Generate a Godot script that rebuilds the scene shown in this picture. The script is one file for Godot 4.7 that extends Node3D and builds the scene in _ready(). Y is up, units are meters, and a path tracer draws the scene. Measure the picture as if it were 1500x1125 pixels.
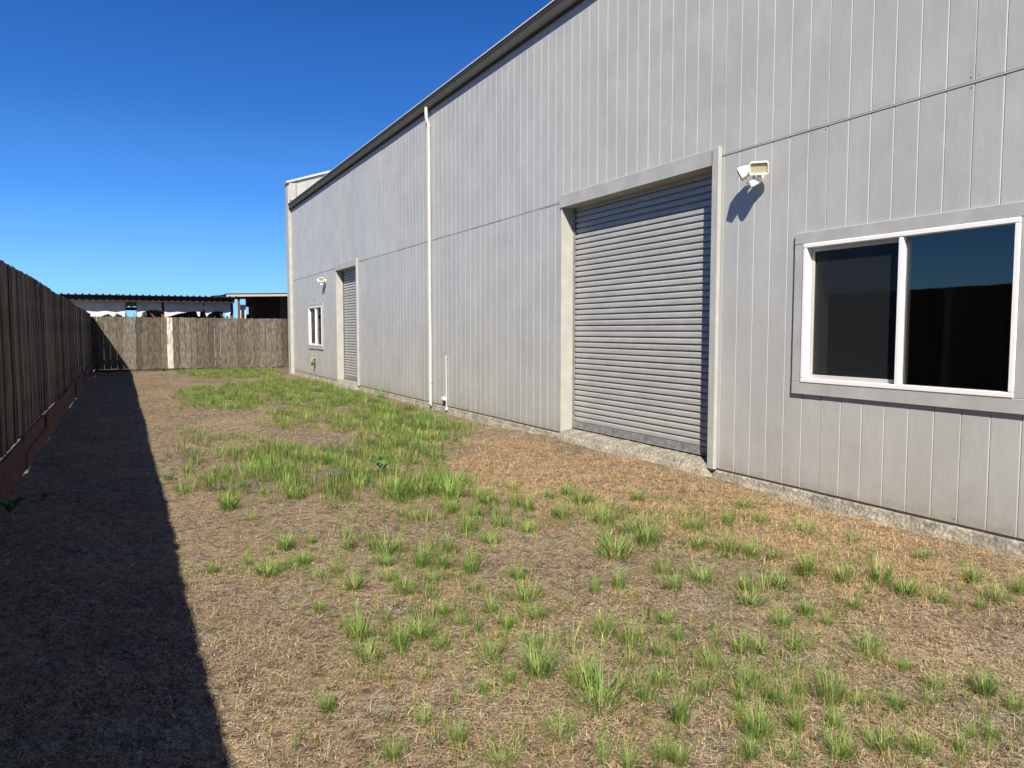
extends Node3D

const WX := 5.23          # face of the siding
const SILL := 0.135       # underside of the siding
const SEAM := 3.185       # joint between the two rows of sheets
const TOP := 5.60
const FAR_Z := -26.95
const NEAR_Z := 4.2
const SHEET_EDGE := -4.587
const TUFTS := [
	[1.33, -5.12, 0.12, 0.15], [1.55, -4.92, 0.21, 0.17], [1.45, -4.64, 0.15, 0.09], [1.15, -4.28, 0.12, 0.11], [1.37, -4.34, 0.12, 0.09],
	[1.39, -4.06, 0.12, 0.12], [1.65, -4.53, 0.15, 0.17], [1.76, -4.44, 0.13, 0.13], [1.60, -4.22, 0.10, 0.08], [1.87, -4.27, 0.13, 0.17],
	[1.92, -4.74, 0.12, 0.12], [1.75, -3.94, 0.10, 0.08], [2.25, -5.16, 0.15, 0.23], [2.79, -5.96, 0.24, 0.21], [2.90, -5.69, 0.12, 0.17],
	[2.94, -5.53, 0.14, 0.17], [2.55, -5.23, 0.13, 0.13], [2.28, -4.83, 0.15, 0.07], [2.64, -4.96, 0.15, 0.10], [3.07, -5.21, 0.16, 0.16],
	[3.50, -5.60, 0.18, 0.15], [3.30, -4.97, 0.21, 0.19], [2.83, -4.10, 0.25, 0.20], [3.20, -4.27, 0.21, 0.21], [2.93, -3.73, 0.08, 0.13],
	[2.80, -3.48, 0.12, 0.10], [2.52, -3.62, 0.10, 0.14], [2.35, -3.61, 0.06, 0.12], [2.07, -4.02, 0.12, 0.11], [1.94, -3.69, 0.17, 0.15],
	[1.87, -3.45, 0.13, 0.11], [1.69, -3.59, 0.09, 0.11], [1.67, -3.36, 0.09, 0.09], [1.43, -3.64, 0.09, 0.09], [1.48, -3.51, 0.07, 0.05],
	[0.97, -3.55, 0.15, 0.18], [0.95, -3.31, 0.14, 0.09], [1.11, -3.35, 0.10, 0.14], [1.24, -3.44, 0.15, 0.12], [1.28, -3.27, 0.08, 0.10],
	[1.44, -3.06, 0.12, 0.15], [1.70, -3.14, 0.07, 0.08], [1.56, -2.84, 0.18, 0.15], [1.39, -2.36, 0.10, 0.11], [1.68, -2.68, 0.13, 0.17],
	[1.64, -2.47, 0.20, 0.20], [1.84, -2.46, 0.10, 0.15], [2.12, -2.93, 0.11, 0.18], [2.08, -3.11, 0.10, 0.15], [2.44, -3.08, 0.11, 0.07],
	[2.35, -2.88, 0.07, 0.07], [2.17, -2.77, 0.06, 0.08], [1.99, -2.55, 0.09, 0.09], [1.85, -2.24, 0.08, 0.14], [1.28, -2.79, 0.06, 0.05],
	[1.42, -2.84, 0.03, 0.02], [0.98, -2.68, 0.03, 0.08], [1.04, -2.49, 0.05, 0.05], [0.80, -2.51, 0.02, 0.05], [1.13, -2.31, 0.12, 0.09],
	[1.44, -2.15, 0.06, 0.12], [1.50, -2.09, 0.04, 0.07], [1.63, -2.07, 0.05, 0.10], [1.66, -2.01, 0.07, 0.07], [2.57, -6.30, 0.28, 0.24],
	[2.43, -6.53, 0.25, 0.22], [2.18, -6.66, 0.25, 0.25], [2.05, -5.79, 0.11, 0.14], [1.99, -5.95, 0.08, 0.08], [3.33, -4.61, 0.15, 0.15],
	[3.36, -5.90, 0.12, 0.12], [2.86, -6.84, 0.20, 0.17], [3.27, -6.45, 0.13, 0.13], [2.82, -6.26, 0.15, 0.15], [3.58, -5.96, 0.16, 0.12],
	[3.97, -5.44, 0.15, 0.12], [3.73, -4.41, 0.15, 0.15], [4.09, -4.45, 0.13, 0.13], [4.63, -4.82, 0.14, 0.12], [4.37, -4.37, 0.11, 0.11],
	[4.42, -4.01, 0.20, 0.15], [3.06, -3.52, 0.16, 0.12], [3.47, -4.04, 0.14, 0.12], [3.59, -3.89, 0.14, 0.14], [3.68, -3.76, 0.14, 0.14],
	[3.39, -3.22, 0.18, 0.12], [3.76, -3.63, 0.13, 0.11], [3.70, -3.31, 0.13, 0.17], [3.76, -3.10, 0.12, 0.16], [3.95, -3.00, 0.16, 0.20],
	[3.93, -2.81, 0.19, 0.12], [4.44, -2.75, 0.12, 0.12], [4.29, -2.51, 0.13, 0.11], [4.10, -2.49, 0.07, 0.09], [4.50, -2.52, 0.08, 0.12],
	[4.00, -2.65, 0.11, 0.10], [3.01, -3.07, 0.15, 0.11], [3.15, -3.27, 0.08, 0.12], [3.17, -2.84, 0.11, 0.11], [3.16, -2.69, 0.07, 0.09],
	[3.48, -2.80, 0.09, 0.11], [2.78, -2.55, 0.11, 0.13], [2.92, -2.76, 0.09, 0.10], [3.05, -2.37, 0.14, 0.14], [2.61, -2.59, 0.08, 0.10],
	[2.52, -2.64, 0.10, 0.10], [2.30, -2.59, 0.09, 0.09], [2.33, -2.38, 0.10, 0.09], [2.07, -2.41, 0.06, 0.07], [2.19, -2.28, 0.08, 0.07],
	[2.28, -2.20, 0.04, 0.11], [2.46, -2.21, 0.06, 0.11], [2.52, -2.12, 0.11, 0.19], [2.57, -2.03, 0.07, 0.07], [2.71, -1.96, 0.08, 0.08],
	[2.88, -1.93, 0.07, 0.08], [3.02, -2.00, 0.06, 0.09], [3.15, -1.88, 0.11, 0.11], [3.13, -1.75, 0.07, 0.08], [2.02, -2.02, 0.11, 0.15],
	[2.32, -2.15, 0.08, 0.11], [2.19, -1.99, 0.08, 0.11], [2.01, -1.85, 0.09, 0.09], [1.90, -1.92, 0.07, 0.09], [2.18, -1.79, 0.12, 0.10],
	[2.37, -1.77, 0.10, 0.07], [2.48, -1.69, 0.10, 0.07], [2.62, -1.64, 0.06, 0.10], [2.78, -1.69, 0.06, 0.08], [2.84, -1.66, 0.04, 0.08],
	[3.06, -2.18, 0.05, 0.03], [2.34, -1.94, 0.04, 0.05], [4.57, -3.68, 0.10, 0.08], [4.62, -3.20, 0.09, 0.09], [0.95, -5.31, 0.16, 0.14],
	[1.14, -5.41, 0.07, 0.07], [0.75, -4.80, 0.19, 0.10], [0.93, -4.90, 0.13, 0.07], [1.00, -4.94, 0.11, 0.09], [1.01, -4.59, 0.10, 0.08],
	[1.13, -4.64, 0.08, 0.11], [0.89, -4.02, 0.07, 0.05], [0.56, -8.71, 0.11, 0.11], [0.67, -5.03, 0.07, 0.07], [0.67, -2.93, 0.04, 0.05],
	[0.76, -6.77, 0.17, 0.14], [1.36, -7.08, 0.19, 0.12], [0.45, -4.99, 0.06, 0.06], [0.87, -6.32, 0.08, 0.08], [2.11, -6.51, 0.22, 0.24],
	[2.35, -6.54, 0.19, 0.21], [2.65, -6.97, 0.20, 0.22], [2.38, -5.84, 0.17, 0.19], [2.53, -5.67, 0.11, 0.07], [2.95, -6.94, 0.14, 0.14],
	[1.62, -10.65, 0.12, 0.12], [1.45, -11.10, 0.13, 0.09], [0.79, -7.02, 0.18, 0.12], [1.33, -6.90, 0.18, 0.12], [2.58, -8.46, 0.21, 0.16],
]
const PATCHES := [
	[Vector2(1.97, -33.55), Vector2(5.15, -30.54), Vector2(5.15, -27.57), Vector2(4.17, -25.26), Vector2(2.17, -25.62), Vector2(1.77, -29.73)],  # far strip
	[Vector2(1.22, -20.59), Vector2(2.08, -21.88), Vector2(3.68, -23.10), Vector2(2.50, -15.52), Vector2(1.98, -15.07), Vector2(1.14, -15.97), Vector2(1.13, -18.49)],  # left lump
	[Vector2(3.85, -24.16), Vector2(5.15, -22.32), Vector2(5.15, -19.29), Vector2(5.15, -17.65), Vector2(5.15, -14.44), Vector2(4.89, -11.77), Vector2(4.21, -10.23), Vector2(3.30, -9.24), Vector2(2.83, -8.17), Vector2(2.39, -7.77), Vector2(2.58, -9.20), Vector2(3.35, -11.54), Vector2(3.93, -14.80), Vector2(3.21, -13.79), Vector2(2.92, -16.38), Vector2(3.24, -20.40)],  # main
	[Vector2(2.36, -14.65), Vector2(3.16, -13.60), Vector2(3.60, -12.42), Vector2(3.11, -11.07), Vector2(2.00, -12.22)],  # thin
	[Vector2(1.00, -9.44), Vector2(1.59, -10.11), Vector2(1.97, -9.71), Vector2(2.43, -9.27), Vector2(2.41, -8.06), Vector2(2.05, -7.03), Vector2(1.75, -6.63), Vector2(1.61, -6.81), Vector2(1.61, -7.88), Vector2(1.38, -7.73), Vector2(1.19, -7.13), Vector2(1.02, -7.01), Vector2(0.82, -7.65)],  # lower
	[Vector2(2.83, -8.17), Vector2(3.30, -9.24), Vector2(4.21, -10.23), Vector2(4.95, -10.73), Vector2(4.73, -11.50), Vector2(3.49, -8.55), Vector2(2.67, -6.72), Vector2(2.38, -6.75)],  # thinR
	[Vector2(0.72, -13.52), Vector2(1.59, -10.11), Vector2(1.00, -9.44), Vector2(0.76, -7.13), Vector2(0.50, -8.18)],  # thinL
	[Vector2(3.63, -5.95), Vector2(4.40, -5.25), Vector2(3.60, -4.29), Vector2(2.78, -3.54), Vector2(2.75, -4.16), Vector2(3.01, -5.14)],
	[Vector2(2.19, -7.59), Vector2(3.35, -7.43), Vector2(3.00, -5.81), Vector2(2.25, -4.77), Vector2(1.60, -4.14), Vector2(1.31, -4.88), Vector2(1.42, -6.07)],
	[Vector2(4.17, -5.07), Vector2(4.65, -3.76), Vector2(4.10, -2.88), Vector2(3.18, -2.85), Vector2(2.99, -3.44)],
	[Vector2(0.95, -4.09), Vector2(1.67, -4.10), Vector2(1.36, -3.19), Vector2(0.82, -3.31)],
	[Vector2(1.50, -3.70), Vector2(2.92, -2.98), Vector2(2.35, -2.31), Vector2(1.63, -2.36), Vector2(1.31, -2.91)],
]
const DRY_ZONE := [Vector2(4.08, -9.29), Vector2(4.95, -9.59), Vector2(4.98, -8.50), Vector2(5.18, -5.88), Vector2(5.08, -2.82), Vector2(4.11, -2.27), Vector2(3.78, -3.04), Vector2(3.44, -4.17), Vector2(3.12, -5.21), Vector2(2.96, -7.63)]

var rng := RandomNumberGenerator.new()
var M := {}
var soil_noise := FastNoiseLite.new()
var patch_noise := FastNoiseLite.new()


# ---------------------------------------------------------------- helpers
func mb() -> SurfaceTool:
	var st := SurfaceTool.new()
	st.begin(Mesh.PRIMITIVE_TRIANGLES)
	return st


func tri(st: SurfaceTool, a: Vector3, b: Vector3, c: Vector3, out: Vector3) -> void:
	var n := (c - a).cross(b - a)
	if n.dot(out) < 0.0:
		var s := b
		b = c
		c = s
		n = -n
	n = n.normalized()
	for p in [a, b, c]:
		st.set_normal(n)
		st.add_vertex(p)


func quad(st: SurfaceTool, a: Vector3, b: Vector3, c: Vector3, d: Vector3, out: Vector3) -> void:
	tri(st, a, b, c, out)
	tri(st, a, c, d, out)


func box(st: SurfaceTool, lo: Vector3, hi: Vector3, t := Transform3D()) -> void:
	var p := []
	for i in 8:
		p.append(t * Vector3(hi.x if i & 1 else lo.x, hi.y if i & 2 else lo.y, hi.z if i & 4 else lo.z))
	for f in [[0, 2, 6, 4, Vector3.LEFT], [1, 3, 7, 5, Vector3.RIGHT], [0, 1, 5, 4, Vector3.DOWN], [2, 3, 7, 6, Vector3.UP], [0, 1, 3, 2, Vector3.FORWARD], [4, 5, 7, 6, Vector3.BACK]]:
		quad(st, p[f[0]], p[f[1]], p[f[2]], p[f[3]], t.basis * f[4])


# A box with its long edges chamfered by c.
func cbox(st: SurfaceTool, lo: Vector3, hi: Vector3, c := 0.003, t := Transform3D()) -> void:
	var m := (lo + hi) / 2.0
	var h := (hi - lo) / 2.0
	var corner := {}
	for sx in [-1, 1]:
		for sy in [-1, 1]:
			for sz in [-1, 1]:
				var s := Vector3(sx, sy, sz)
				for a in 3:
					var q := h - Vector3(c, c, c)
					q[a] = h[a]
					corner[[sx, sy, sz, a]] = t * (m + q * s)
	for a in 3:
		var b := (a + 1) % 3
		var d := (a + 2) % 3
		for s in [-1, 1]:
			var k := []
			for e in [[-1, -1], [1, -1], [1, 1], [-1, 1]]:
				var v := [0, 0, 0]
				v[a] = s
				v[b] = e[0]
				v[d] = e[1]
				k.append(corner[[v[0], v[1], v[2], a]])
			var out := Vector3.ZERO
			out[a] = s
			quad(st, k[0], k[1], k[2], k[3], t.basis * out)
		for s in [-1, 1]:
			for r in [-1, 1]:
				var v0 := [0, 0, 0]
				v0[b] = s
				v0[d] = r
				var v1 := v0.duplicate()
				v0[a] = -1
				v1[a] = 1
				var out := Vector3.ZERO
				out[b] = s
				out[d] = r
				quad(st, corner[[v0[0], v0[1], v0[2], b]], corner[[v1[0], v1[1], v1[2], b]], corner[[v1[0], v1[1], v1[2], d]], corner[[v0[0], v0[1], v0[2], d]], t.basis * out)
	for sx in [-1, 1]:
		for sy in [-1, 1]:
			for sz in [-1, 1]:
				tri(st, corner[[sx, sy, sz, 0]], corner[[sx, sy, sz, 1]], corner[[sx, sy, sz, 2]], t.basis * Vector3(sx, sy, sz))


# A round pipe through points.
func pipe(st: SurfaceTool, pts: Array, r: float, sides := 12, closed := true) -> void:
	var rings := []
	var side := Vector3.ZERO
	for i in pts.size():
		var dir: Vector3 = (pts[mini(i + 1, pts.size() - 1)] - pts[maxi(i - 1, 0)]).normalized()
		if side == Vector3.ZERO:
			side = dir.cross(Vector3.RIGHT if absf(dir.x) < 0.9 else Vector3.UP).normalized()
		side = (side - dir * side.dot(dir)).normalized()
		var other := dir.cross(side)
		var ring := []
		for k in sides:
			var a := TAU * k / sides
			ring.append([pts[i], side * cos(a) + other * sin(a)])
		rings.append(ring)
	for i in pts.size() - 1:
		for k in sides:
			var a = rings[i][k]
			var b = rings[i][(k + 1) % sides]
			var c = rings[i + 1][(k + 1) % sides]
			var d = rings[i + 1][k]
			for t in [[a, b, c], [a, c, d]]:
				var v: Array = t
				var n: Vector3 = (v[2][0] + v[2][1] - v[0][0] - v[0][1]).cross(v[1][0] + v[1][1] - v[0][0] - v[0][1])
				if n.dot(a[1]) < 0.0:
					v = [t[0], t[2], t[1]]
				for p in v:
					st.set_normal(p[1])
					st.add_vertex(p[0] + p[1] * r)
	if closed:
		for e in [0, pts.size() - 1]:
			var out: Vector3 = (pts[0] - pts[1]) if e == 0 else (pts[e] - pts[e - 1])
			for k in sides:
				tri(st, pts[e], rings[e][k][0] + rings[e][k][1] * r, rings[e][(k + 1) % sides][0] + rings[e][(k + 1) % sides][1] * r, out)


func obj(called: String, st, m: Material, parent: Node = self) -> MeshInstance3D:
	var o := MeshInstance3D.new()
	o.name = called
	if st is SurfaceTool:
		o.mesh = st.commit()
	else:
		o.mesh = st
	o.material_override = m
	parent.add_child(o, true)
	return o


func tag(o: Node, label: String, category: String, group := "", kind := "") -> Node:
	o.set_meta("label", label)
	o.set_meta("category", category)
	if group:
		o.set_meta("group", group)
	if kind:
		o.set_meta("kind", kind)
	return o


func thing(called: String, label: String, category: String, at := Vector3.ZERO, group := "") -> Node3D:
	var o := Node3D.new()
	o.name = called
	add_child(o, true)
	o.position = at
	tag(o, label, category, group)
	return o


# ---------------------------------------------------------------- textures and materials
func grey_tex(noise_seed: int, freq: float, lo: float, hi: float, gain := 1.0, octaves := 4, specks := 0, speck := Color.WHITE, size := 512) -> ImageTexture:
	var n := FastNoiseLite.new()
	n.noise_type = FastNoiseLite.TYPE_SIMPLEX_SMOOTH
	n.seed = noise_seed
	n.frequency = freq
	n.fractal_octaves = octaves
	var src := n.get_seamless_image(size, size)
	src.convert(Image.FORMAT_L8)
	var from := src.get_data()
	var to := PackedByteArray()
	to.resize(size * size * 3)
	for i in size * size:
		var v := clampf((from[i] / 255.0 - 0.5) * gain + 0.5, 0.0, 1.0)
		var b := int(255.0 * lerpf(lo, hi, v))
		to[i * 3] = b
		to[i * 3 + 1] = b
		to[i * 3 + 2] = b
	var im := Image.create_from_data(size, size, false, Image.FORMAT_RGB8, to)
	var r := RandomNumberGenerator.new()
	r.seed = noise_seed
	for i in specks:
		var x := r.randi() % size
		var y := r.randi() % size
		var c := speck.darkened(r.randf() * 0.5)
		for k in 1 + r.randi() % 3:
			im.set_pixel((x + r.randi() % 3) % size, (y + r.randi() % 3) % size, c)
	return ImageTexture.create_from_image(im)


# Colour texture whose tone runs through three colours (linear values).
func tone_tex(noise_seed: int, freq: float, a: Color, b: Color, c: Color, gain := 1.4, size := 512) -> ImageTexture:
	var n := FastNoiseLite.new()
	n.noise_type = FastNoiseLite.TYPE_SIMPLEX_SMOOTH
	n.seed = noise_seed
	n.frequency = freq
	n.fractal_octaves = 6
	n.fractal_gain = 0.62
	var src := n.get_seamless_image(size, size)
	src.convert(Image.FORMAT_L8)
	var from := src.get_data()
	var to := PackedByteArray()
	to.resize(size * size * 3)
	var ramp := []
	for i in 256:
		var v := clampf((i / 255.0 - 0.5) * gain + 0.5, 0.0, 1.0)
		var k: Color = (a.lerp(b, v * 2.0) if v < 0.5 else b.lerp(c, v * 2.0 - 1.0)).linear_to_srgb()
		ramp.append([int(k.r * 255.0), int(k.g * 255.0), int(k.b * 255.0)])
	for i in size * size:
		var k: Array = ramp[from[i]]
		to[i * 3] = k[0]
		to[i * 3 + 1] = k[1]
		to[i * 3 + 2] = k[2]
	return ImageTexture.create_from_image(Image.create_from_data(size, size, false, Image.FORMAT_RGB8, to))


# Wear of the painted wall, 9 m wide and 6 m tall: faint clouding, soil splashed up the foot, runs under the joint.
func wall_wear() -> ImageTexture:
	var w := 640
	var h := 640
	var n := FastNoiseLite.new()
	n.seed = 71
	n.frequency = 0.02
	n.fractal_octaves = 4
	var f := FastNoiseLite.new()
	f.seed = 72
	f.frequency = 0.12
	f.fractal_octaves = 3
	var im := Image.create(w, h, false, Image.FORMAT_RGB8)
	for x in w:
		var a := TAU * x / w
		var cx := cos(a) * 100.0
		var cy := sin(a) * 100.0
		var run := maxf(0.0, f.get_noise_2d(cx * 2.0, cy * 2.0))
		var splash := 0.10 + 0.09 * f.get_noise_2d(cx * 0.6 + 300.0, cy * 0.6)
		for y in h:
			var up := 6.0 * (1.0 - (y + 0.5) / h)
			var v := 0.965 + 0.05 * n.get_noise_3d(cx, cy, y * 0.6) + 0.02 * f.get_noise_3d(cx, cy, y * 0.25)
			var c := Color(v, v, v)
			var d := 0.55 * exp(-(up - 0.13) / splash) * (0.7 + 0.6 * f.get_noise_3d(cx, cy, y * 1.0))
			if up < 3.185:
				d += 0.12 * run * exp(-(3.185 - up) / 0.5)
			elif up < 5.6:
				d += 0.07 * run * exp(-(5.6 - up) / 0.8)
			im.set_pixel(x, y, c.lerp(Color(0.72, 0.66, 0.56), clampf(d, 0.0, 0.6)))
	return ImageTexture.create_from_image(im)


func lin(r: float, g: float, b: float) -> Color:
	return Color(r, g, b).linear_to_srgb()


func mat(called: String, c: Color, rough := 0.8, tex: Texture2D = null, scale := Vector3.ONE, bump: Texture2D = null, bump_cm := 0.3, metal := 0.0) -> StandardMaterial3D:
	var m := StandardMaterial3D.new()
	m.resource_name = called
	m.albedo_color = c
	m.roughness = rough
	m.metallic = metal
	if tex or bump:
		m.uv1_triplanar = true
		m.uv1_world_triplanar = true
		m.uv1_scale = scale
	if tex:
		m.albedo_texture = tex
	if bump:
		m.heightmap_enabled = true
		m.heightmap_texture = bump
		m.heightmap_scale = bump_cm
	M[called] = m
	return m


func detail(m: StandardMaterial3D, tex: Texture2D, scale: Vector3) -> void:
	m.detail_enabled = true
	m.detail_albedo = tex
	m.detail_blend_mode = BaseMaterial3D.BLEND_MODE_MUL
	m.detail_uv_layer = BaseMaterial3D.DETAIL_UV_2
	m.uv2_triplanar = true
	m.uv2_world_triplanar = true
	m.uv2_scale = scale


func make_materials() -> void:
	var grain := grey_tex(11, 0.06, 0.962, 1.0, 1.6, 5)
	var mottle := grey_tex(12, 0.008, 0.94, 1.0, 1.7, 5)
	var weather := grey_tex(13, 0.05, 0.55, 1.0, 1.7, 5)
	var blotch := grey_tex(14, 0.012, 0.78, 1.0, 1.8, 4)
	var streak := grey_tex(17, 0.03, 0.72, 1.0, 1.6, 4)
	var rough_tex := grey_tex(15, 0.03, 0.0, 1.0, 1.3, 5)
	var fleck := grey_tex(16, 0.02, 0.93, 0.97, 1.0, 3, 14, Color(1, 1, 1))
	var worn := wall_wear()
	# painted siding: four very slightly different sheets
	var tones := [Vector3(0.452, 0.460, 0.452), Vector3(0.461, 0.469, 0.461), Vector3(0.444, 0.453, 0.447), Vector3(0.455, 0.461, 0.447)]
	for i in 4:
		var t: Vector3 = tones[i]
		var m := mat("siding_%d" % i, lin(t.x, t.y, t.z), 0.48, mottle, Vector3(0.31, 0.17, 0.31), grain, 0.10)
		m.uv1_scale = Vector3(2.4, 0.16, 2.4)
		m.uv1_offset = Vector3(0.13 * i, 0.31 * i, 0.07 * i)
		m.albedo_texture = grain
		detail(m, worn, Vector3(1.0 / 9.0, 1.0 / 6.0, 1.0 / 9.0))
	var tr := mat("trim", lin(0.425, 0.43, 0.42), 0.6, grain, Vector3(3.0, 3.0, 3.0), grain, 0.06)
	detail(tr, mottle, Vector3(0.8, 0.8, 0.8))
	mat("cream", lin(0.41, 0.405, 0.375), 0.6, mottle, Vector3(0.6, 0.6, 0.6))
	mat("core", lin(0.30, 0.30, 0.30), 0.9)
	mat("plaster", lin(0.50, 0.52, 0.42), 0.8)
	mat("inside", lin(0.16, 0.16, 0.15), 0.9)
	mat("gutter", lin(0.07, 0.073, 0.069), 0.85, mottle, Vector3(0.5, 0.5, 0.5)).metallic_specular = 0.15
	mat("drip_edge", lin(0.5, 0.5, 0.5), 0.4)
	mat("roof", lin(0.30, 0.31, 0.31), 0.5)
	var sl := mat("slat", lin(0.40, 0.405, 0.40), 0.42, mottle, Vector3(0.5, 1.2, 0.5))
	detail(sl, fleck, Vector3(0.9, 0.9, 0.9))
	mat("slat_worn", lin(0.38, 0.383, 0.375), 0.46, mottle, Vector3(0.7, 1.0, 0.7))
	mat("steel", lin(0.24, 0.25, 0.255), 0.5, blotch, Vector3(1.5, 1.5, 1.5))
	var con := mat("concrete", lin(0.56, 0.52, 0.42), 0.95, grey_tex(21, 0.03, 0.6, 1.0, 1.5, 6, 900, Color(1, 0.98, 0.92)), Vector3(1.6, 1.6, 1.6), rough_tex, 0.4)
	detail(con, blotch, Vector3(0.7, 0.7, 0.7))
	mat("vinyl", lin(0.80, 0.80, 0.79), 0.35)
	mat("vinyl_grey", lin(0.45, 0.44, 0.42), 0.5)
	var g := mat("glass", Color(0.012, 0.016, 0.016, 0.36), 0.02)
	g.transparency = BaseMaterial3D.TRANSPARENCY_ALPHA
	g.metallic_specular = 0.7
	var s := mat("screen", Color(0.16, 0.17, 0.18, 0.40), 0.8)
	s.transparency = BaseMaterial3D.TRANSPARENCY_ALPHA
	s.metallic_specular = 0.2
	mat("white_plastic", lin(0.82, 0.81, 0.77), 0.4)
	mat("lamp_lens", lin(0.52, 0.48, 0.33), 0.25)
	mat("dark_plastic", lin(0.05, 0.05, 0.05), 0.5)
	mat("pipe_paint", lin(0.49, 0.495, 0.485), 0.5, mottle, Vector3(1, 0.4, 1))
	mat("brass", lin(0.35, 0.33, 0.10), 0.4)
	# weathered fence boards
	var woods := [Vector3(0.19, 0.16, 0.135), Vector3(0.135, 0.11, 0.092), Vector3(0.28, 0.245, 0.21), Vector3(0.10, 0.078, 0.062), Vector3(0.17, 0.135, 0.11), Vector3(0.235, 0.195, 0.155), Vector3(0.40, 0.36, 0.32)]
	for i in woods.size():
		var t: Vector3 = woods[i]
		var m := mat("wood_%d" % i, lin(t.x * 1.25, t.y * 1.08, t.z * 0.90), 0.9, weather, Vector3(2.6, 0.11, 2.6), weather, 0.25)
		detail(m, blotch, Vector3(0.9, 0.4, 0.9))
		var b := mat("grey_wood_%d" % i, lin(t.x * 0.88, t.y * 0.90, t.z * 0.84), 0.9, streak, Vector3(2.9, 0.09, 2.9), weather, 0.15)
		b.uv1_offset = Vector3(0.37, 0.21, 0.43)
		detail(b, blotch, Vector3(1.1, 0.6, 1.1))
	var peel := mat("peeling_paint", lin(0.60, 0.58, 0.53), 0.8, tone_tex(31, 0.012, Color(0.34, 0.31, 0.27), Color(0.88, 0.86, 0.82), Color(1, 1, 1), 2.0), Vector3(2.2, 0.35, 2.2), weather, 0.1)
	peel.uv1_offset = Vector3(0.2, 0.35, 0.2)
	for i in 3:
		var rw := mat("red_wood_%d" % i, [lin(0.20, 0.055, 0.036), lin(0.165, 0.052, 0.034), lin(0.22, 0.075, 0.047)][i], 0.85, weather, Vector3(0.11, 2.6, 0.11), weather, 0.2)
		detail(rw, blotch, Vector3(0.5, 0.9, 0.5))
	# the ground: vertex colours carry the broad zones
	var soil := mat("soil", Color.WHITE, 1.0, tone_tex(41, 0.018, Color(0.36, 0.32, 0.30), Color(0.82, 0.79, 0.77), Color(1, 1, 1), 2.0), Vector3(0.9, 0.9, 0.9), rough_tex, 1.6)
	soil.vertex_color_use_as_albedo = true
	detail(soil, grey_tex(42, 0.11, 0.62, 1.0, 1.8, 4, 500, Color(1, 1, 0.95)), Vector3(1.9, 1.9, 1.9))
	var gr := mat("blade", Color.WHITE, 0.55)
	gr.vertex_color_use_as_albedo = true
	gr.backlight_enabled = true
	gr.backlight = Color(0.35, 0.42, 0.12)
	gr.metallic_specular = 0.35
	var st := mat("straw", Color.WHITE, 0.75)
	st.vertex_color_use_as_albedo = true
	st.metallic_specular = 0.3
	mat("pebble", Color.WHITE, 0.9, mottle, Vector3(4, 4, 4)).vertex_color_use_as_albedo = true
	var lf := mat("leaf", lin(0.06, 0.125, 0.032), 0.6)
	lf.backlight_enabled = true
	lf.backlight = Color(0.2, 0.3, 0.08)
	mat("bark", lin(0.09, 0.07, 0.055), 0.95)
	mat("tree_leaf", lin(0.045, 0.065, 0.025), 0.7)
	mat("tarp", lin(0.60, 0.61, 0.60), 0.6, mottle, Vector3(0.8, 0.8, 0.8)).cull_mode = BaseMaterial3D.CULL_DISABLED
	mat("shed_dark", lin(0.05, 0.045, 0.04), 0.9, weather, Vector3(2, 0.2, 2))
	mat("shed_board", lin(0.16, 0.15, 0.14), 0.9, weather, Vector3(2, 0.2, 2))
	mat("shed_roof", lin(0.10, 0.10, 0.105), 0.6, blotch, Vector3(1, 1, 1))
	mat("rust", lin(0.17, 0.065, 0.042), 0.85, blotch, Vector3(2, 2, 2))
	mat("pale_trim", lin(0.48, 0.42, 0.33), 0.8, mottle, Vector3(1, 1, 1))
	for k in ["blade", "straw", "leaf", "tree_leaf", "screen"]:
		M[k].cull_mode = BaseMaterial3D.CULL_DISABLED


func make_sky() -> PanoramaSkyMaterial:
	# clear air: deep blue overhead, paler towards the horizon (linear values before exposure)
	var stops := [[0.0, Color(0.22, 0.46, 0.66)], [0.05, Color(0.165, 0.40, 0.65)], [0.10, Color(0.100, 0.30, 0.63)], [0.16, Color(0.053, 0.205, 0.555)], [0.26, Color(0.025, 0.115, 0.385)], [0.40, Color(0.0105, 0.063, 0.245)], [0.60, Color(0.0065, 0.04, 0.165)], [1.0, Color(0.005, 0.03, 0.125)]]
	var w := 64
	var h := 512
	var im := Image.create(w, h, false, Image.FORMAT_RGBF)
	for y in h:
		var up := sin((0.5 - (y + 0.5) / h) * PI)
		var c: Color = Color(0.20, 0.17, 0.13)
		if up >= 0.0:
			for i in stops.size() - 1:
				if up >= stops[i][0] and up <= stops[i + 1][0]:
					c = stops[i][1].lerp(stops[i + 1][1], (up - stops[i][0]) / (stops[i + 1][0] - stops[i][0]))
		for x in w:
			im.set_pixel(x, y, c)
	var m := PanoramaSkyMaterial.new()
	m.panorama = ImageTexture.create_from_image(im)
	return m


# ---------------------------------------------------------------- ground
func smooth(a: float, b: float, v: float) -> float:
	return smoothstep(a, b, v)


func ground_y(x: float, z: float) -> float:
	var y := soil_noise.get_noise_2d(x * 0.6, z * 0.6) * 0.035 + soil_noise.get_noise_2d(x * 5.0, z * 5.0) * 0.012
	y *= 1.0 - smooth(60.0, 200.0, absf(x) + absf(z))
	# the soil banks up a little along the building's door
	y += 0.055 * smooth(4.1, 5.1, x) * smooth(-11.0, -8.0, z) * (1.0 - smooth(-6.6, -4.6, z)) * (1.0 - smooth(5.6, 6.0, x))
	return y


func inside(p: Vector2, poly: PackedVector2Array) -> bool:
	return Geometry2D.is_point_in_polygon(p, poly)


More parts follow.
